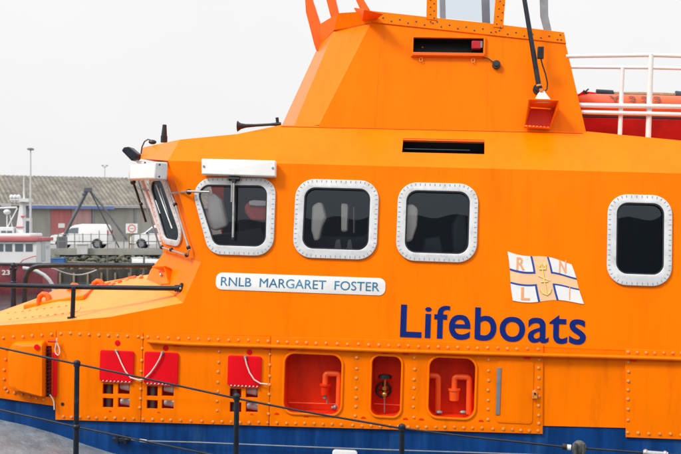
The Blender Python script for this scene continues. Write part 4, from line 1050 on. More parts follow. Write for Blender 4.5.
# ==================== inflatable boat stowed on the aft roof
ib = thing('inflatable_boat', 'orange inflatable boat with dark red cover stowed behind the white guard rail', 'inflatable boat', BLOC, BROT)
vi = 1.35
def ip(x, y, dv=0): return pv(x, y, vi+dv)
m = MB(); pts = [ip(572, 106, 1.1), ip(566, 105, .9), ip(566, 104.5, .5), ip(574, 104.5, .12), ip(590, 104.6, 0), ip(640, 106, 0), ip(681, 107, 0), ip(900, 112, 0)]
m.tube(pts, [.11]*8, seg=20)
tub = m.build('buoyancy_tube', 'tube_red', ib, angle=60)
m = MB()
text_mesh(m, Plane(FB, ip(0, 0) - Vector((0, .105, 0)), X, (0, .45, 1)), 'Y  222', 0, 1, 0, 1, 0) if False else None
PI_ = Plane(FB, ip(640, 98.5) + Vector((0, -.085, 0)), X, (0, .62, .78))
text_mesh(m, PI_, 'Y  2 2 2', PI_.uv(609, 99)[0], PI_.uv(661, 99)[0], PI_.uv(640, 102.5)[1], PI_.uv(640, 97)[1], .012, .004, .02)
M['fadedtext'] = paint('worn_brown_lettering', (0.22, 0.07, 0.04), .6); m.build('lettering', 'fadedtext', tub)
m = MB(); m.tube([ip(578, 116.3, -.08), ip(640, 117.4, -.08), ip(681, 118.4, -.08), ip(900, 124, -.08)], .010, seg=8); m.build('trim_strip', 'black', ib)
m = MB(); PH = Plane(FB, ip(640, 120, -.06), X, (0, -.12, 1))
hv = [ip(572, 116, -.05), ip(900, 123, -.05), ip(900, 160, .12), ip(576, 148, .12)]
hv2 = [ip(572, 116, 1.2), ip(900, 123, 1.2), ip(900, 160, 1.1), ip(576, 148, 1.1)]
m.add(hv + hv2, [(0, 1, 2, 3), (7, 6, 5, 4), (0, 4, 5, 1), (1, 5, 6, 2), (2, 6, 7, 3), (3, 7, 4, 0)]); m.build('hull_cover', 'cover_red', ib, bevel=.03)
m = MB(); m.tube([ip(596, 93.5, .1), ip(613, 94.2, .1)], [.045, .042], seg=14); m.build('paddle_sleeve', 'rail', ib)
m = MB(); m.tube([ip(613, 94.2, .1), ip(650, 94.6, .1), ip(676, 95.5, .1)], .026, seg=10); m.build('rolled_line', 'rope', ib)
m = MB(); m.tube([ip(675, 95, .1), ip(683, 96, .1), ip(700, 98, .1)], .045, seg=10); m.tube([ip(660, 99, .0), ip(690, 101, -.05)], .02, seg=8); m.build('strap', 'console', ib)
m = MB(); m.prism([ip(577.5, 94.8), ip(583, 91), ip(596, 92.4), ip(596, 95)], (0, .05, 0)); m.build('paddle_blade', 'red', ib)
m = MB(); m.tube([ip(583.5, 93, -.02), ip(588.5, 89)], .008, seg=6); m.tube([ip(583.5, 90.4, -.02), ip(588, 94)], .008, seg=6); m.build('lashing', 'black', ib)

# ==================================================================== THE HARBOUR
def struct(o): o['kind'] = 'structure'; return o
ZW = -2.1
# water
def water_mat():
    m, n_, b = new_mat('harbour_water'); b.inputs['Base Color'].default_value = (0.035, 0.05, 0.05, 1); b.inputs['Roughness'].default_value = 0.12
    t = n_.nodes.new('ShaderNodeTexCoord'); nb = n_.nodes.new('ShaderNodeTexNoise'); nb.inputs['Scale'].default_value = 1.3; nb.inputs['Detail'].default_value = 5
    mp = n_.nodes.new('ShaderNodeMapping'); mp.inputs['Scale'].default_value = (1, 2.2, 1)
    n_.links.new(t.outputs['Object'], mp.inputs[0]); n_.links.new(mp.outputs[0], nb.inputs['Vector'])
    bu = n_.nodes.new('ShaderNodeBump'); bu.inputs['Strength'].default_value = .5; bu.inputs['Distance'].default_value = .15
    n_.links.new(nb.outputs['Fac'], bu.inputs['Height']); n_.links.new(bu.outputs[0], b.inputs['Normal']); return m
M['water'] = water_mat()
m = MB(); m.add([(-400, -1, ZW), (400, -1, ZW), (400, 79, ZW), (-400, 79, ZW)], [(0, 1, 2, 3)]); struct(m.build('water', 'water'))
M['concrete'] = paint('weathered_concrete', (0.29, 0.28, 0.25), .85, .2, .8, (1, 1, 1), .4, 3, dirt=(.15, .14, .12), dirt_amt=.7, dirt_scale=1.2)
M['asphalt'] = paint('quay_asphalt', (0.22, 0.215, 0.205), .9, .2, .6, (1, 1, 1), .3, 8)
M['quaywall'] = paint('tarred_quay_wall', (0.035, 0.045, 0.055), .8, .5, .9, (1, 1, .3), .5, 3, dirt=(.13, .11, .08), dirt_amt=.8, dirt_scale=1.1)
# near quay the photographer stands on
m = MB(); m.box((-200, -60, -5), (200, 4.2, 0)); o = struct(m.build('near_quay', 'concrete'))
# far quay: apron and ground beyond as one big sheet
m = MB(); m.add([(-800, 77.4, .0), (800, 77.4, .0), (1200, 2200, .0), (-1200, 2200, .0)], [(0, 1, 2, 3)]); struct(m.build('ground', 'asphalt'))
m = MB(); m.box((-300, 76.8, -.35), (300, 77.4, .10)); struct(m.build('quay_edge', 'concrete'))
m = MB(); m.box((-300, 77.0, -5), (300, 77.39, -.35)); struct(m.build('quay_wall', 'quaywall'))

# rubble and weed ledge in front of the wall
M['weed'] = paint('seaweed_and_stone', (0.11, 0.11, 0.08), .9, .6, 3, (1, 1, 1), .6, 8, dirt=(.28, .27, .25), dirt_amt=.9, dirt_scale=3)
M['darkweed'] = paint('dark_seaweed', (0.07, 0.075, 0.045), .8, .5, 6, (1, 1, 1))
M['tanwood'] = paint('pale_fender_wood', (0.26, 0.20, 0.13), .8, .3, 4)
m = MB()
ico = bmesh.new(); bmesh.ops.create_icosphere(ico, subdivisions=1, radius=1); icv = [v_.co.copy() for v_ in ico.verts]; icf = [tuple(q_.index for q_ in f_.verts) for f_ in ico.faces]; ico.free()
for k in range(1500):
    x = random.uniform(-27, -9); y = random.uniform(74.6, 76.7); z = -1.22 + random.uniform(-.2, .16) + (y-74.6)*.30
    r = random.choice((.05, .07, .09, .12, .2)); sc_v = Vector((random.uniform(.8, 2.2), 1, random.uniform(.3, .9)))
    rt = Euler((random.random(), random.uniform(-.3, .3), random.random()*6)).to_matrix()
    m.add([rt @ Vector((v_.x*sc_v.x*r*random.uniform(.7, 1.3), v_.y*r, v_.z*sc_v.z*r*random.uniform(.7, 1.3))) + Vector((x, y, z)) for v_ in icv], icf, random.choice((0, 0, 1)))
for k in range(14):
    x = random.uniform(-26, -10); y = random.uniform(74.7, 75.6); z = random.uniform(-1.1, -.7); l_ = random.uniform(1, 3)
    m.tube([(x, y, z), (x+l_, y+random.uniform(-.3, .3), z+random.uniform(-.1, .1))], random.uniform(.05, .09), 2, seg=6)
m.box((-30, 74.9, -4), (-8, 76.8, -1.15))
o = m.build('rubble', ['weed', 'darkweed', 'tanwood'], smooth=False); o['kind'] = 'stuff'; o['label'] = 'grey stones and seaweed heaped at the foot of the far quay'
M['timber'] = paint('wet_quay_timber', (0.045, 0.038, 0.032), .7, .4, 2, (1, 1, .2), .4, 4)
jt = thing('timber_jetty', 'dark timber jetty fringe with piles and pale vertical fender posts below the parked vans', 'jetty', (-17, 74.3, -2.2))
m = MB(); m.box((-13, -.2, -.4), (10, .2, .95)); m.build('beam_face', 'timber', jt)
M['tanwood'] = paint('pale_fender_wood', (0.26, 0.20, 0.13), .8, .3, 4)
for k in range(11):
    x = (60 + k*13.8 - 340.5)/F*74 + 17; m = MB(); m.box((x-.06, -.32, .0), (x+.06, -.2, .72)); m.box((x-.3, -.3, -.05), (x+.3, -.22, .08)); m.build('fender_post', 'tanwood', jt)

M['pile'] = paint('grey_weathered_pile', (0.13, 0.12, 0.10), .8, .3, 3, (1, 1, .3))
for k in range(9):
    x = random.uniform(-.4, .4) + 1.3 + k*1.32; m = MB(); m.tube([(x, -.45, -.3), (x + random.uniform(-.08, .08), -.45, random.uniform(1.5, 2.9))], random.uniform(.05, .09), seg=8); m.build('pile', 'pile', jt)
# ---- warehouse
wl = P(-90, 243, 112); wl.z = 0; wr = P(420, 243, 139); wr.z = 0
wyaw = math.atan2(wr.y-wl.y, wr.x-wl.x); WROT = (0, 0, wyaw)
FW = Frame(wl, WROT); wlen = (wr-wl).length
PW = Plane(FW, (0, 0, 0), X, (0, 0, 1))
wh = thing('warehouse', 'long grey warehouse with a mottled corrugated roof behind the quay', 'warehouse', wl, WROT)
M['ware'] = paint('stained_render', (0.33, 0.315, 0.28), .9, .22, .35, (1, 1, .4), .2, 2, dirt=(.20, .19, .17), dirt_amt=.6, dirt_scale=.6)
def roof_mat():
    m_, n_, b = new_mat('corrugated_cement_sheet'); b.inputs['Roughness'].default_value = .9
    t = n_.nodes.new('ShaderNodeTexCoord'); wv = n_.nodes.new('ShaderNodeTexWave'); wv.inputs['Scale'].default_value = .62; wv.bands_direction = 'X'; wv.inputs['Distortion'].default_value = 1.6; wv.inputs['Detail'].default_value = 2
    n_.links.new(t.outputs['Object'], wv.inputs['Vector'])
    no = n_.nodes.new('ShaderNodeTexNoise'); no.inputs['Scale'].default_value = .9; no.inputs['Detail'].default_value = 8; no.inputs['Roughness'].default_value = .75
    n_.links.new(t.outputs['Object'], no.inputs['Vector'])
    br_ = n_.nodes.new('ShaderNodeTexBrick'); br_.inputs['Scale'].default_value = .45; br_.inputs['Mortar Size'].default_value = .012
    br_.inputs['Color1'].default_value = (.185, .168, .14, 1); br_.inputs['Color2'].default_value = (.13, .118, .096, 1); br_.inputs['Mortar'].default_value = (.13, .125, .11, 1)
    br_.inputs['Brick Width'].default_value = .5; br_.inputs['Row Height'].default_value = .9
    mp = n_.nodes.new('ShaderNodeMapping'); n_.links.new(t.outputs['Object'], mp.inputs[0]); n_.links.new(mp.outputs[0], br_.inputs['Vector'])
    r = n_.nodes.new('ShaderNodeMapRange'); r.inputs['From Min'].default_value = .3; r.inputs['From Max'].default_value = .7; r.inputs['To Min'].default_value = .55; r.inputs['To Max'].default_value = 1.5
    n_.links.new(no.outputs['Fac'], r.inputs['Value'])
    r2 = n_.nodes.new('ShaderNodeMapRange'); r2.inputs['To Min'].default_value = .78; r2.inputs['To Max'].default_value = 1.18; n_.links.new(wv.outputs['Fac'], r2.inputs['Value'])
    mu = n_.nodes.new('ShaderNodeMath'); mu.operation = 'MULTIPLY'; n_.links.new(r.outputs[0], mu.inputs[0]); n_.links.new(r2.outputs[0], mu.inputs[1])
    sc2 = n_.nodes.new('ShaderNodeVectorMath'); sc2.operation = 'SCALE'; n_.links.new(br_.outputs['Color'], sc2.inputs[0]); n_.links.new(mu.outputs[0], sc2.inputs['Scale'])
    n_.links.new(sc2.outputs[0], b.inputs['Base Color']); return m_
M['roof'] = roof_mat()
he = PW.hit(70, 206).z
m = MB(); m.box((0, 0, 0), (wlen, 18, he)); m.build('wall', 'ware', wh)
zr = FW.hit(70, 176.5, (0, 9, 0), Vector((0, 1, 0))).z
m = MB()
NR = 260; vv = []
for i in range(NR+1):
    x = -.4 + (wlen+.8)*i/NR; c = .05*math.cos(i*math.pi)
    vv += [(x, -.5, he + .05 + c), (x, 9, zr + c), (x, 18.5, he + .05 + c)]
m.add(vv, [(3*i+k, 3*i+3+k, 3*i+4+k, 3*i+1+k) for i in range(NR) for k in range(2)]); rf = m.build('roof', 'roof', wh, smooth=False)
m = MB(); m.add([(-.0, 0, he), (0, 18, he), (0, 9, zr)], [(0, 1, 2)]); m.add([(wlen, 0, he), (wlen, 18, he), (wlen, 9, zr)], [(0, 1, 2)]); m.build('gable', 'ware', wh)
M['fascia'] = paint('faded_blue_fascia', (0.13, 0.19, 0.40), .6, .15, .6, (1, 1, 1)); M['gutter'] = paint('pale_gutter', (0.5, 0.5, 0.5), .6)
def wallrect(x0, y0, x1, y1, mat, name, th=.08, off=.0, par=wh):
    a_, b_ = PW.hit(x0, y1), PW.hit(x1, y0); m_ = MB(); m_.box((a_.x, -off-th, max(0, a_.z)), (b_.x, -off+.02, b_.z)); return m_.build(name, mat, par)
m = MB(); xa, xb = PW.hit(27, 205).x, PW.hit(113, 207).x; m.box((xa, -.62, he-.32), (xb, -.40, he-.02)); m.build('fascia_board', 'fascia', wh)
m = MB(); m.box((-.4, -.60, he+.0), (wlen, -.48, he+.10)); m.box((xb+.02, -.56, he-.16), (wlen, -.40, he-.04)); m.build('gutter', 'gutter', wh)
M['doorred'] = paint('faded_red_door', (0.42, 0.13, 0.13), .7, .15, .8, (4, 1, .2)); M['doorpink'] = paint('sun_bleached_red_door', (0.42, 0.25, 0.24), .7, .15, .8, (4, 1, .2))
M['darkwall'] = paint('darker_grey_cladding', (0.24, 0.235, 0.225), .8, .2, .5, (1, 1, .3))
wallrect(51, 207, 70.5, 245, 'doorred', 'sliding_door', .12, label=None) if False else wallrect(51, 208, 70.5, 245, 'doorred', 'sliding_door', .12)
wallrect(71.5, 208, 91, 245, 'doorpink', 'sliding_door', .10)
wallrect(-60, 206.5, 22, 245, 'darkwall', 'cladding', .05)
for x in (92, 134, 168, 210): wallrect(x, 207, x+1.8, 245, 'greymetal', 'downpipe', .15)
dr = wallrect(21.5, 218, 32, 245, 'white', 'office_door', .10); wallrect(24, 221, 30.5, 234, 'carglass', 'pane', .03, .10, dr)
wallrect(23, 203.5, 31.5, 217.5, 'greymetal', 'vent_window', .10)
sg = wallrect(58, 223.4, 64.4, 227.8, 'white', 'notice', .03, .13)
wallrect(0, 203.5, 10, 206.5, 'gutter', 'fascia_board', .3, .4)

# ---- lamp posts
def lamp(px, ytop, Y, name, label, arms=1):
    b = P(px, HOR, Y); b.z = 0; t_ = thing(name, label, 'street lamp', b, group=None)
    h = P(px, ytop, Y).z
    m_ = MB(); m_.tube([(0, 0, 0), (0, 0, h*.5), (0, 0, h)], [.11, .08, .05], seg=10); m_.build('pole', 'gutter', t_)
    if arms == 1:
        m_ = MB(); m_.box((-.20, -.35, h-.05), (.20, .35, h+.12)); m_.build('lamp_head', 'greymetal', t_, bevel=.04)
    else:
        for s_ in (-1, 1):
            m_ = MB(); m_.tube([(0, 0, h-.35), (s_*.30, 0, h-.05), (s_*.34, 0, h)], .035, seg=8); m_.box((s_*.3-.14, -.1, h-.04), (s_*.3+.14, .1, h+.07)); m_.build('lamp_head', 'greymetal', t_)
lamp(30.6, 149.5, 90, 'street_lamp', 'tall single headed grey lamp post rising in front of the warehouse')
lamp(104.8, 165.5, 150, 'street_lamp', 'distant two armed lamp post showing above the warehouse ridge', 2)

# ---- vans
M['vanwhite'] = paint('white_van_paint', (0.74, 0.74, 0.73), .3, .03, 1, coat=.3)
M['tyre'] = paint('tyre_rubber', (0.02, 0.02, 0.02), .8)
M['grille'] = paint('dark_bumper_plastic', (0.05, 0.05, 0.055), .6)
M['lens'] = paint('lamp_lens', (0.55, 0.56, 0.58), .15); M['redlens'] = paint('red_lamp_lens', (0.4, .01, .01), .2)
def van(loc, rz, label):
    t_ = thing('parked_van', label, 'van', loc, (0, 0, rz), 'white vans parked on the far quay')
    prof = [(0.02, .38), (0, .62), (.06, .86), (.22, .97), (.95, 1.13), (1.08, 1.18), (1.62, 1.62), (1.85, 1.74), (2.4, 1.82), (3.9, 1.82), (4.15, 1.76), (4.25, 1.6), (4.32, 1.0), (4.33, .38)]
    wheels = [(.86, .33), (3.55, .33)]
    m_ = MB(); rows_ = []
    def width(z): return .88 if z < 1.0 else .88 - (z-1.0)*.20
    low = []
    for cx, r in ((3.55, .40), (.86, .40)):
        low += [(cx + r*math.cos(t), .33 + r*math.sin(t)) for t in [math.pi*k/8 for k in range(9)]]
    full = prof + [(3.95, .30)] + low[:9] + [(1.26, .30)] + low[9:] 
    nA = len(full)
    for s_ in (-1, 1): rows_.append([Vector((x, s_*width(z), z)) for x, z in full])
    ed = [[Vector((p.x, p.y*.93 if p.z > 1.1 else p.y, p.z)) for p in r] for r in rows_]
    tri = tessellate_polygon([[Vector((x, z, 0)) for x, z in full]])
    m_.add(rows_[0], [tuple(q) for q in tri]); m_.add(rows_[1], [tuple(reversed(q)) for q in tri])
    m_.add(rows_[0] + rows_[1], [(i, (i+1) % nA, nA + (i+1) % nA, nA+i) for i in range(nA)])
    body = m_.build('body', 'vanwhite', t_, bevel=.05)
    for s_ in (-1, 1):
        y = lambda z: s_*(width(z)+.006)
        q = [(1.18, 1.14), (1.62, 1.52), (2.16, 1.56), (2.16, 1.12)]
        m_ = MB(); m_.prism([Vector((x, y(z), z)) for x, z in q], (0, -s_*.01, 0)); m_.build('side_window', 'carglass', t_)
        m_ = MB(); m_.box((1.22, s_*.93-.05, 1.08), (1.38, s_*.93+.12*s_ if s_ > 0 else s_*.93+.05, 1.24)); m_.build('mirror', 'grille', t_, bevel=.02)
        m_ = MB(); m_.box((2.24, min(s_*.885, s_*.80), .42), (2.255, max(s_*.885, s_*.80), 1.0)); m_.box((1.2, min(s_*.886, s_*.80), .5), (4.0, max(s_*.886, s_*.80), .56)); m_.build('side_moulding', 'grille', t_)
        m_ = MB(); m_.prism([Vector((x, s_*.70, z)) for x, z in ((-.01, .68), (.03, .84), (.30, .93), (.10, .70))], (0, s_*.17, 0)); m_.build('headlight', 'lens', t_)
        m_ = MB(); m_.box((4.29, s_*.78-.06, .95), (4.36, s_*.78+.06, 1.35)); m_.build('tail_light', 'redlens', t_)
    m_ = MB(); m_.prism([Vector((x, -.72, z)) for x, z in ((1.05, 1.19), (1.60, 1.62), (1.63, 1.60), (1.09, 1.17))], (0, 1.44, 0)); m_.build('windscreen', 'carglass', t_)
    m_ = MB(); m_.box((-.05, -.82, .30), (.16, .82, .60)); m_.box((-.03, -.45, .62), (.05, .45, .74)); m_.build('bumper', 'grille', t_, bevel=.03)
    for cx, cz in wheels:
        for s_ in (-1, 1):
            w_ = bpy.data.objects.new('wheel', None); COL.objects.link(w_); w_.parent = t_; w_.location = (cx, s_*.80, cz)
            m_ = MB(); m_.cyl((0, -.10, 0), (0, .10, 0), .33, seg=28); m_.build('tyre', 'tyre', w_, bevel=.03)
            m_ = MB(); m_.cyl((0, s_*.085, 0), (0, s_*.108, 0), .20, seg=20)
            m_.build('rim', 'greymetal', w_)
    return t_
def copy_tree(o, parent=None):
    c = o.copy(); COL.objects.link(c); c.parent = parent
    for ch in list(o.children): copy_tree(ch, c)
    return c
Yv = 82.0
v1 = van((P(52, HOR, Yv).x, Yv, 0), 0, 'small white panel van parked whole in view by the red doors')
v2 = copy_tree(v1); v2.location = (P(132, HOR, Yv+.5).x, Yv+.5, 0); v2['label'] = 'white van half hidden behind the lifeboat beside the round red sign'

# ---- tripod derrick
dk_ = P(88.5, HOR, 77.9); dk_.z = 0
der = thing('tripod_derrick', 'dark steel tripod derrick with splayed legs standing on the far quay', 'derrick', (dk_.x, 78.2, 0))
def dl(px, py, Y=78.2): q = P(px, py, Y); return q - Vector((dk_.x, 78.2, 0))
M['derrick'] = paint('dark_galvanised_steel', (0.10, 0.105, 0.115), .6, .2, 3, (1, 1, 1))
for pts, r in (([(86.5, 192), (62, 240)], .12), ([(90, 190.5), (108, 213), (127, 240)], .075)):
    m = MB(); m.tube([dl(*q) for q in pts], r, seg=8); m.build('leg', 'derrick', der)
q = dl(90, 191); m = MB(); m.tube([q, dl(119, 247.5, 81)], .05, seg=8); m.build('leg', 'derrick', der)
m = MB(); q = dl(88.3, 190); m.box((q.x-.28, q.y-.15, q.z-.15), (q.x+.25, q.y+.15, q.z+.18)); m.ball(q - Vector((.3, 0, .28)), .16); m.build('head_block', 'derrick', der, bevel=.04)
m = MB(); q = dl(62, 240); m.box((q.x-.35, q.y-.2, -0.02), (q.x+.35, q.y+.2, q.z+.25)); m.build('winch', 'derrick', der, bevel=.05)

# ---- no entry style sign
sp = P(131.7, HOR, 76.95); sgn = thing('warning_sign', 'white square sign with a faded red ring on a post by the vans', 'sign', (sp.x, 76.95, .1))
def sl(px, py): return P(px, py, 76.95) - Vector((sp.x, 76.95, .1))
a_, b_ = sl(125.9, 233.2), sl(137.6, 223.6)
m = MB(); m.box((a_.x, -.04, a_.z), (b_.x, 0, b_.z)); m.build('board', 'white', sgn)
PSg = Plane(Frame((sp.x, 76.95, .1), (0, 0, 0)), (0, -.045, 0), X, (0, 0, 1))
c = PSg.uv(131.8, 228.4)
circ = lambda r: [(c[0]+r*math.cos(2*math.pi*k/28), c[1]+r*math.sin(2*math.pi*k/28)) for k in range(28)]
M['fadedred'] = paint('faded_red_ring', (0.62, 0.22, 0.22), .6)
m = MB(); m.plate(PSg, [circ(.29), circ(.20)], .004, .004); m.plate(PSg, [[(c[0]-.14, c[1]-.025), (c[0]+.14, c[1]-.025), (c[0]+.14, c[1]+.025), (c[0]-.14, c[1]+.025)]], .004, .004, 1); m.build('ring', ['fadedred', 'fadedred'], sgn)
m = MB(); m.tube([(sl(129.2, 233).x, .03, 0), (sl(129.2, 233).x, .03, b_.z-.1)], .05, seg=8); m.tube([(sl(133.5, 233).x, .03, 0), (sl(133.5, 233).x, .03, b_.z-.1)], .03, seg=8); m.build('post', 'tanwood', sgn)

# ---- quay railing
M['galv'] = paint('galvanised_rail', (0.20, 0.21, 0.21), .5, .2, 3)
qf = thing('quay_railing', 'thin grey post and rail fence along the far quay edge', 'railing', (-18.5, 77.15, .1))
for k in range(15):
    x = (50 + k*8.2 - 340.5)/F*77.15 + 18.5; m = MB(); hh = 1.05 if k % 3 else 1.25; m.tube([(x, 0, 0), (x, 0, hh)], .035, seg=6); m.build('post', 'galv', qf)
m = MB(); x0_, x1_ = (50-340.5)/F*77.15+18.5, (165-340.5)/F*77.15+18.5
m.tube([(x0_, 0, .98), (x1_, 0, .98)], .022, seg=6); m.tube([(x0_, 0, .5), (x1_, 0, .5)], .018, seg=6); m.build('rail', 'galv', qf)

# clutter below the sign and along the quay
def clutter(name, label, cat, px, py, Y, size, mat, mat2=None, bev=.03):
    q_ = P(px, py, Y); t_ = MB(); sx_, sy_, sz_ = size
    t_.box((-sx_/2, -sy_/2, 0), (sx_/2, sy_/2, sz_)); t_.box((-sx_/2-.03, -sy_/2-.03, sz_*.82), (sx_/2+.03, sy_/2+.03, sz_*.9), 1)
    o_ = t_.build(name, [mat, mat2 or mat], loc=q_, bevel=bev); return tag(o_, label, cat)
M['bluetarp'] = paint('blue_tarpaulin', (0.03, 0.12, 0.32), .6, .2, 2, (1, 1, 1), .6, 3)
clutter('tarpaulin_bundle', 'small bright blue tarpaulin bundle on the rubble near the red trawler', 'tarpaulin', 58, 264, 75.2, (.95, .7, .42), 'bluetarp')
clutter('electrical_cabinet', 'white electrical cabinet mounted at the quay edge before the whole van', 'cabinet', 82.5, 254.6, 76.6, (.75, .18, .80), 'gutter', 'concrete')
clutter('fish_box', 'pale low crate lying under the round red sign', 'crate', 139, 262.5, 75.4, (1.0, .7, .35), 'frame')
# small moored skiff right of the sign
bt = P(150, 263.5, 75); sk = thing('moored_skiff', 'pale upturned skiff on the rubble just left of the lifeboat cabin', 'skiff', bt)
m = MB()
N1_ = 9; vv = []
for i in range(N1_):
    t = i/(N1_-1); wdt = .42*math.sin(math.pi*min(1, .12 + t*.9))**.5; hgt = .26 + .10*(1-t)
    for a__ in range(7):
        an = math.pi*a__/6; vv.append((-1.3 + 2.6*t, wdt*math.cos(an), hgt*math.sin(an)))
m.add(vv, [(i*7+k, i*7+k+1, (i+1)*7+k+1, (i+1)*7+k) for i in range(N1_-1) for k in range(6)]); m.add(vv[:7], [tuple(range(7))]); m.add(vv[-7:], [tuple(range(7))])
m.build('hull', 'gutter', sk, angle=60); m = MB(); m.tube([(-1.32, 0, .37), (0, 0, .33), (1.32, 0, .27)], .03, seg=6); m.build('keel', 'greymetal', sk)

# ---- red trawler
TY = 60.0
tb_ = P(20, HOR, TY); TB = Vector((tb_.x, TY, ZW)); tr = thing('fishing_boat', 'faded red fishing boat with a white wheelhouse moored by the far quay', 'fishing boat', TB)
FT = Frame(TB, (0, 0, 0))
def tp(px, py, dy=0): return FT.hit(px, py, (0, dy, 0), Vector((0, 1, 0)))
M['hullred'] = paint('faded_maroon_hull', (0.34, 0.07, 0.09), .55, .2, 1.2, (1, 1, .3), .1, 2, dirt=(.42, .22, .22), dirt_amt=.6, dirt_scale=1.5)
M['trimred'] = paint('faded_red_trim', (0.50, 0.12, 0.13), .5, .15, 1)
M['boatwhite'] = paint('boat_white_paint', (0.68, 0.69, 0.69), .45, .05, 1, (1, 1, 1), dirt=(.5, .46, .40), dirt_amt=.5, dirt_scale=1.5)
xb = tp(40, 270).x; zt_ = tp(40, 264.5).z
def hullsec(x, hw, ztop, flare=.8):
    return [(x, -hw, ztop), (x, -hw*.96, ztop*.6), (x, -hw*flare, .0), (x, -hw*.5, -.6), (x, hw*.5, -.6), (x, hw*flare, 0), (x, hw*.96, ztop*.6), (x, hw, ztop)]
m = MB(); secs = [(-9.0, 1.2, zt_+.5), (-6.5, 1.9, zt_+.25), (-3.5, 2.1, zt_+.05), (0, 2.1, zt_), (xb-.4, 1.9, zt_), (xb, 1.7, zt_)]
vv = [(xx, y_+2.1, z_) for s_ in secs for (xx, y_, z_) in hullsec(*s_)]
vv0 = len(secs)
m.add(vv, [(i*8+k, i*8+k+1, (i+1)*8+k+1, (i+1)*8+k) for i in range(vv0-1) for k in range(7)])
m.add(vv[-8:], [tuple(range(8))]); m.add([(-10.2, 2.1, zt_+.8), (-9.8, 2.1, 0)] + vv[:8], [(0, 2, 3), (0, 3, 4, 1), (0, 9, 8), (0, 8, 7, 1)])
m.build('hull', 'hullred', tr, angle=50)
m = MB(); dkp = [Vector((s_[0], 2.1-s_[1]*.98, s_[2]-.1)) for s_ in secs] + [Vector((s_[0], 2.1+s_[1]*.98, s_[2]-.1)) for s_ in reversed(secs)]
m.add(dkp, [tuple(range(len(dkp)))]); m.build('deck', 'greymetal', tr)
m = MB(); m.tube([Vector((s_[0], 2.1-s_[1]-.03, s_[2]+.02)) for s_ in secs], .07, seg=8); m.build('rubbing_strake', 'grille', tr)
dy = .5
def tbox(x0, y0, x1, y1, d0, d1, mat, name, par=tr, bev=.0):
    a_, b_ = tp(x0, y1, d0), tp(x1, y0, d0); m_ = MB(); m_.box((a_.x, d0, a_.z), (b_.x, d1, b_.z)); return m_.build(name, mat, par, bevel=bev)
cab = tbox(-28, 241, 36.8, 266, dy, 3.4, 'boatwhite', 'wheelhouse', bev=.04)
for x0, x1 in ((-22, -14), (-9, -3), (-1.5, 3.2), (5.2, 12), (15, 23), (25.6, 32.5)):
    tbox(x0, 243.6, x1, 251.4, dy-.02, dy+.05, 'carglass', 'window', cab)
    tbox(x0-.6, 243, x1+.6, 243.8, dy-.04, dy+.05, 'boatwhite', 'window_frame', cab)
m = MB(); q = tp(36.8, 247, dy); m.box((q.x-.01, dy+.9, q.z-.8), (q.x+.03, dy+1.7, q.z+.35)); m.box((q.x, dy+2.0, q.z-.1), (q.x+.03, dy+2.5, q.z+.05)); build_split(m, 'cabin_door', 'gutter', cab)
tbox(-30, 237.6, 38, 241.2, dy-.15, 3.6, 'trimred', 'roof_edge', bev=.03)
tbox(-20, 233.4, 31, 237.7, dy+.3, 3.2, 'boatwhite', 'roof_coaming', bev=.08)
up2 = tbox(-20, 227, 13.5, 233.5, dy+.7, 3.0, 'boatwhite', 'upper_cabin', bev=.04); tbox(-15, 230.6, -1, 235, dy+.66, dy+.75, 'carglass', 'window', up2); tbox(1, 230.8, 5.6, 235, dy+.66, dy+.75, 'carglass', 'window', up2); tbox(7, 230.8, 11.8, 235, dy+.66, dy+.75, 'carglass', 'window', up2)
m = MB(); b = [tp(14.5, 238, 1.4), tp(23.5, 238, 1.4), tp(23.6, 201, 1.5), tp(20, 201, 1.5)]
m.prism(b, (0, .5, 0)); mst = m.build('mast', 'boatwhite', tr, bevel=.05)
m = MB(); a_, b_ = tp(19.5, 201.8, 1.3), tp(29, 198.6, 1.3); m.box((a_.x, 1.2, a_.z), (b_.x, 2.2, b_.z)); m.build('mast_platform', 'boatwhite', mst)
m = MB(); m.tube([tp(24, 199, 1.5), tp(23.9, 177, 1.5)], [.055, .035], seg=8); m.build('whip_antenna', 'boatwhite', mst)
m = MB()
for x in (11.5, 15, 18.5): q = tp(x, 197, 1.4); m.ball(q, .13, seg=10, sc=(1, .8, 1.1)); m.tube([q, q - Vector((0, 0, .28))], .03, seg=6)
m.tube([tp(10, 199.8, 1.4), tp(21, 199.8, 1.4)], .06, seg=6); m.build('floodlight', 'boatwhite', mst)
m = MB(); m.ball(tp(7, 212, 1.5), .20, seg=14, sc=(1, 1, .75)); m.tube([tp(-8, 208.3, 1.5), tp(17, 207.4, 1.5)], .05, seg=8); m.tube([tp(7, 213, 1.5), tp(7, 227, 1.5)], .035, seg=6); m.build('radar_dome', 'boatwhite', tr)
m = MB(); m.tube([tp(17.5, 208, 1.5), tp(2, 238, 1.2)], .04, seg=6); m.tube([tp(10, 215, 1.5), tp(14, 237, 1.2)], .025, seg=6); m.build('stay', 'boatwhite', tr)
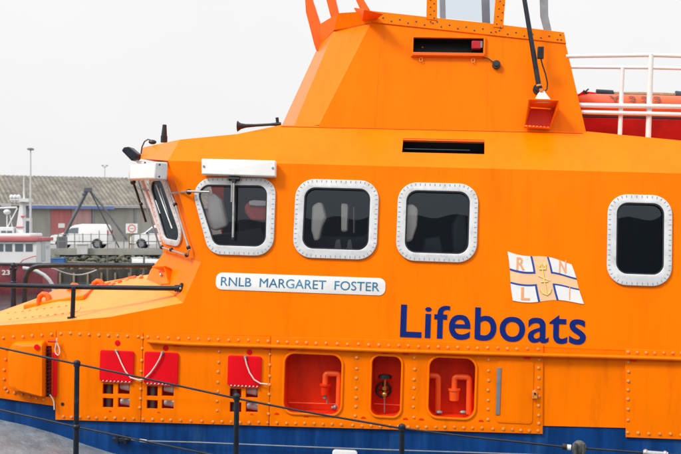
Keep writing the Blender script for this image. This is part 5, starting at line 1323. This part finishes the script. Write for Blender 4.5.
m = MB(); m.tube([tp(21, 216.3, 1.38), tp(25, 216.3, 1.38)], .06, seg=6); m.tube([tp(16, 227, 1.38), tp(24, 227, 1.38)], .04, seg=6); m.build('mast_band', 'trimred', mst)
# number on the bow and a curved hose fender
PTW = Plane(FT, (0, .03, 0), X, (0, 0, 1))
m = MB(); text_mesh(m, PTW, '23', PTW.uv(2.5, 272)[0], PTW.uv(10.4, 272)[0], PTW.uv(5, 274.8)[1], PTW.uv(5, 270)[1], .10, .01, .02); m.build('hull_number', 'boatwhite', tr)
m = MB(); m.tube([tp(x, y, -.25) for x, y in ((23, 268), (29, 268.8), (37, 271.2), (44, 275), (49, 279.6), (53, 286), (54, 292))], .10, seg=10)
m.build('hose_fender', 'gutter', tr, angle=60)
m = MB(); m.tube([tp(18, 265.5, .2), tp(23, 260, .2), tp(33, 256.5, .2), tp(36, 256, .2)], .035, seg=6); m.build('hand_rail', 'trimred', tr)
mr_ = MB(); pts = []
a_, b_ = tp(52, 268, .5) + TB, Vector((P(97, 276, 74.2).x, 74.0, -1.3))
for i in range(12): t = i/11; q = a_.lerp(b_, t); q.z -= .35*math.sin(math.pi*t); pts.append(q)
mr_.tube(pts, .035, seg=6); o = mr_.build('mooring_rope', 'cord'); tag(o, 'pale mooring rope running from the red fishing boat to the quay', 'rope')

# ---- building on the near quay behind the photographer (mirrored dimly in the glass)
M['stone'] = paint('dark_sandstone', (0.13, 0.12, 0.11), .9, .25, .8, (1, 1, 1), .3, 3)
nb_ = thing('harbour_store', 'dark stone harbour store with slate roof on the near quay', 'building', (0, -34, 0))
m = MB(); m.box((-40, -12, 0), (40, 0, 9.2)); m.build('wall', 'stone', nb_)
m = MB(); m.add([(-40.5, .5, 9.2), (40.5, .5, 9.2), (40.5, -6, 14.6), (-40.5, -6, 14.6), (-40.5, -12.5, 9.2), (40.5, -12.5, 9.2)], [(0, 1, 2, 3), (3, 2, 5, 4), (0, 3, 4), (1, 5, 2)]); m.build('roof', 'console', nb_)
for k in range(9):
    m = MB(); x = -36 + k*9; m.box((x-.6, -.02, 2.2), (x+.6, .06, 4)); m.build('window', 'carglass', nb_)
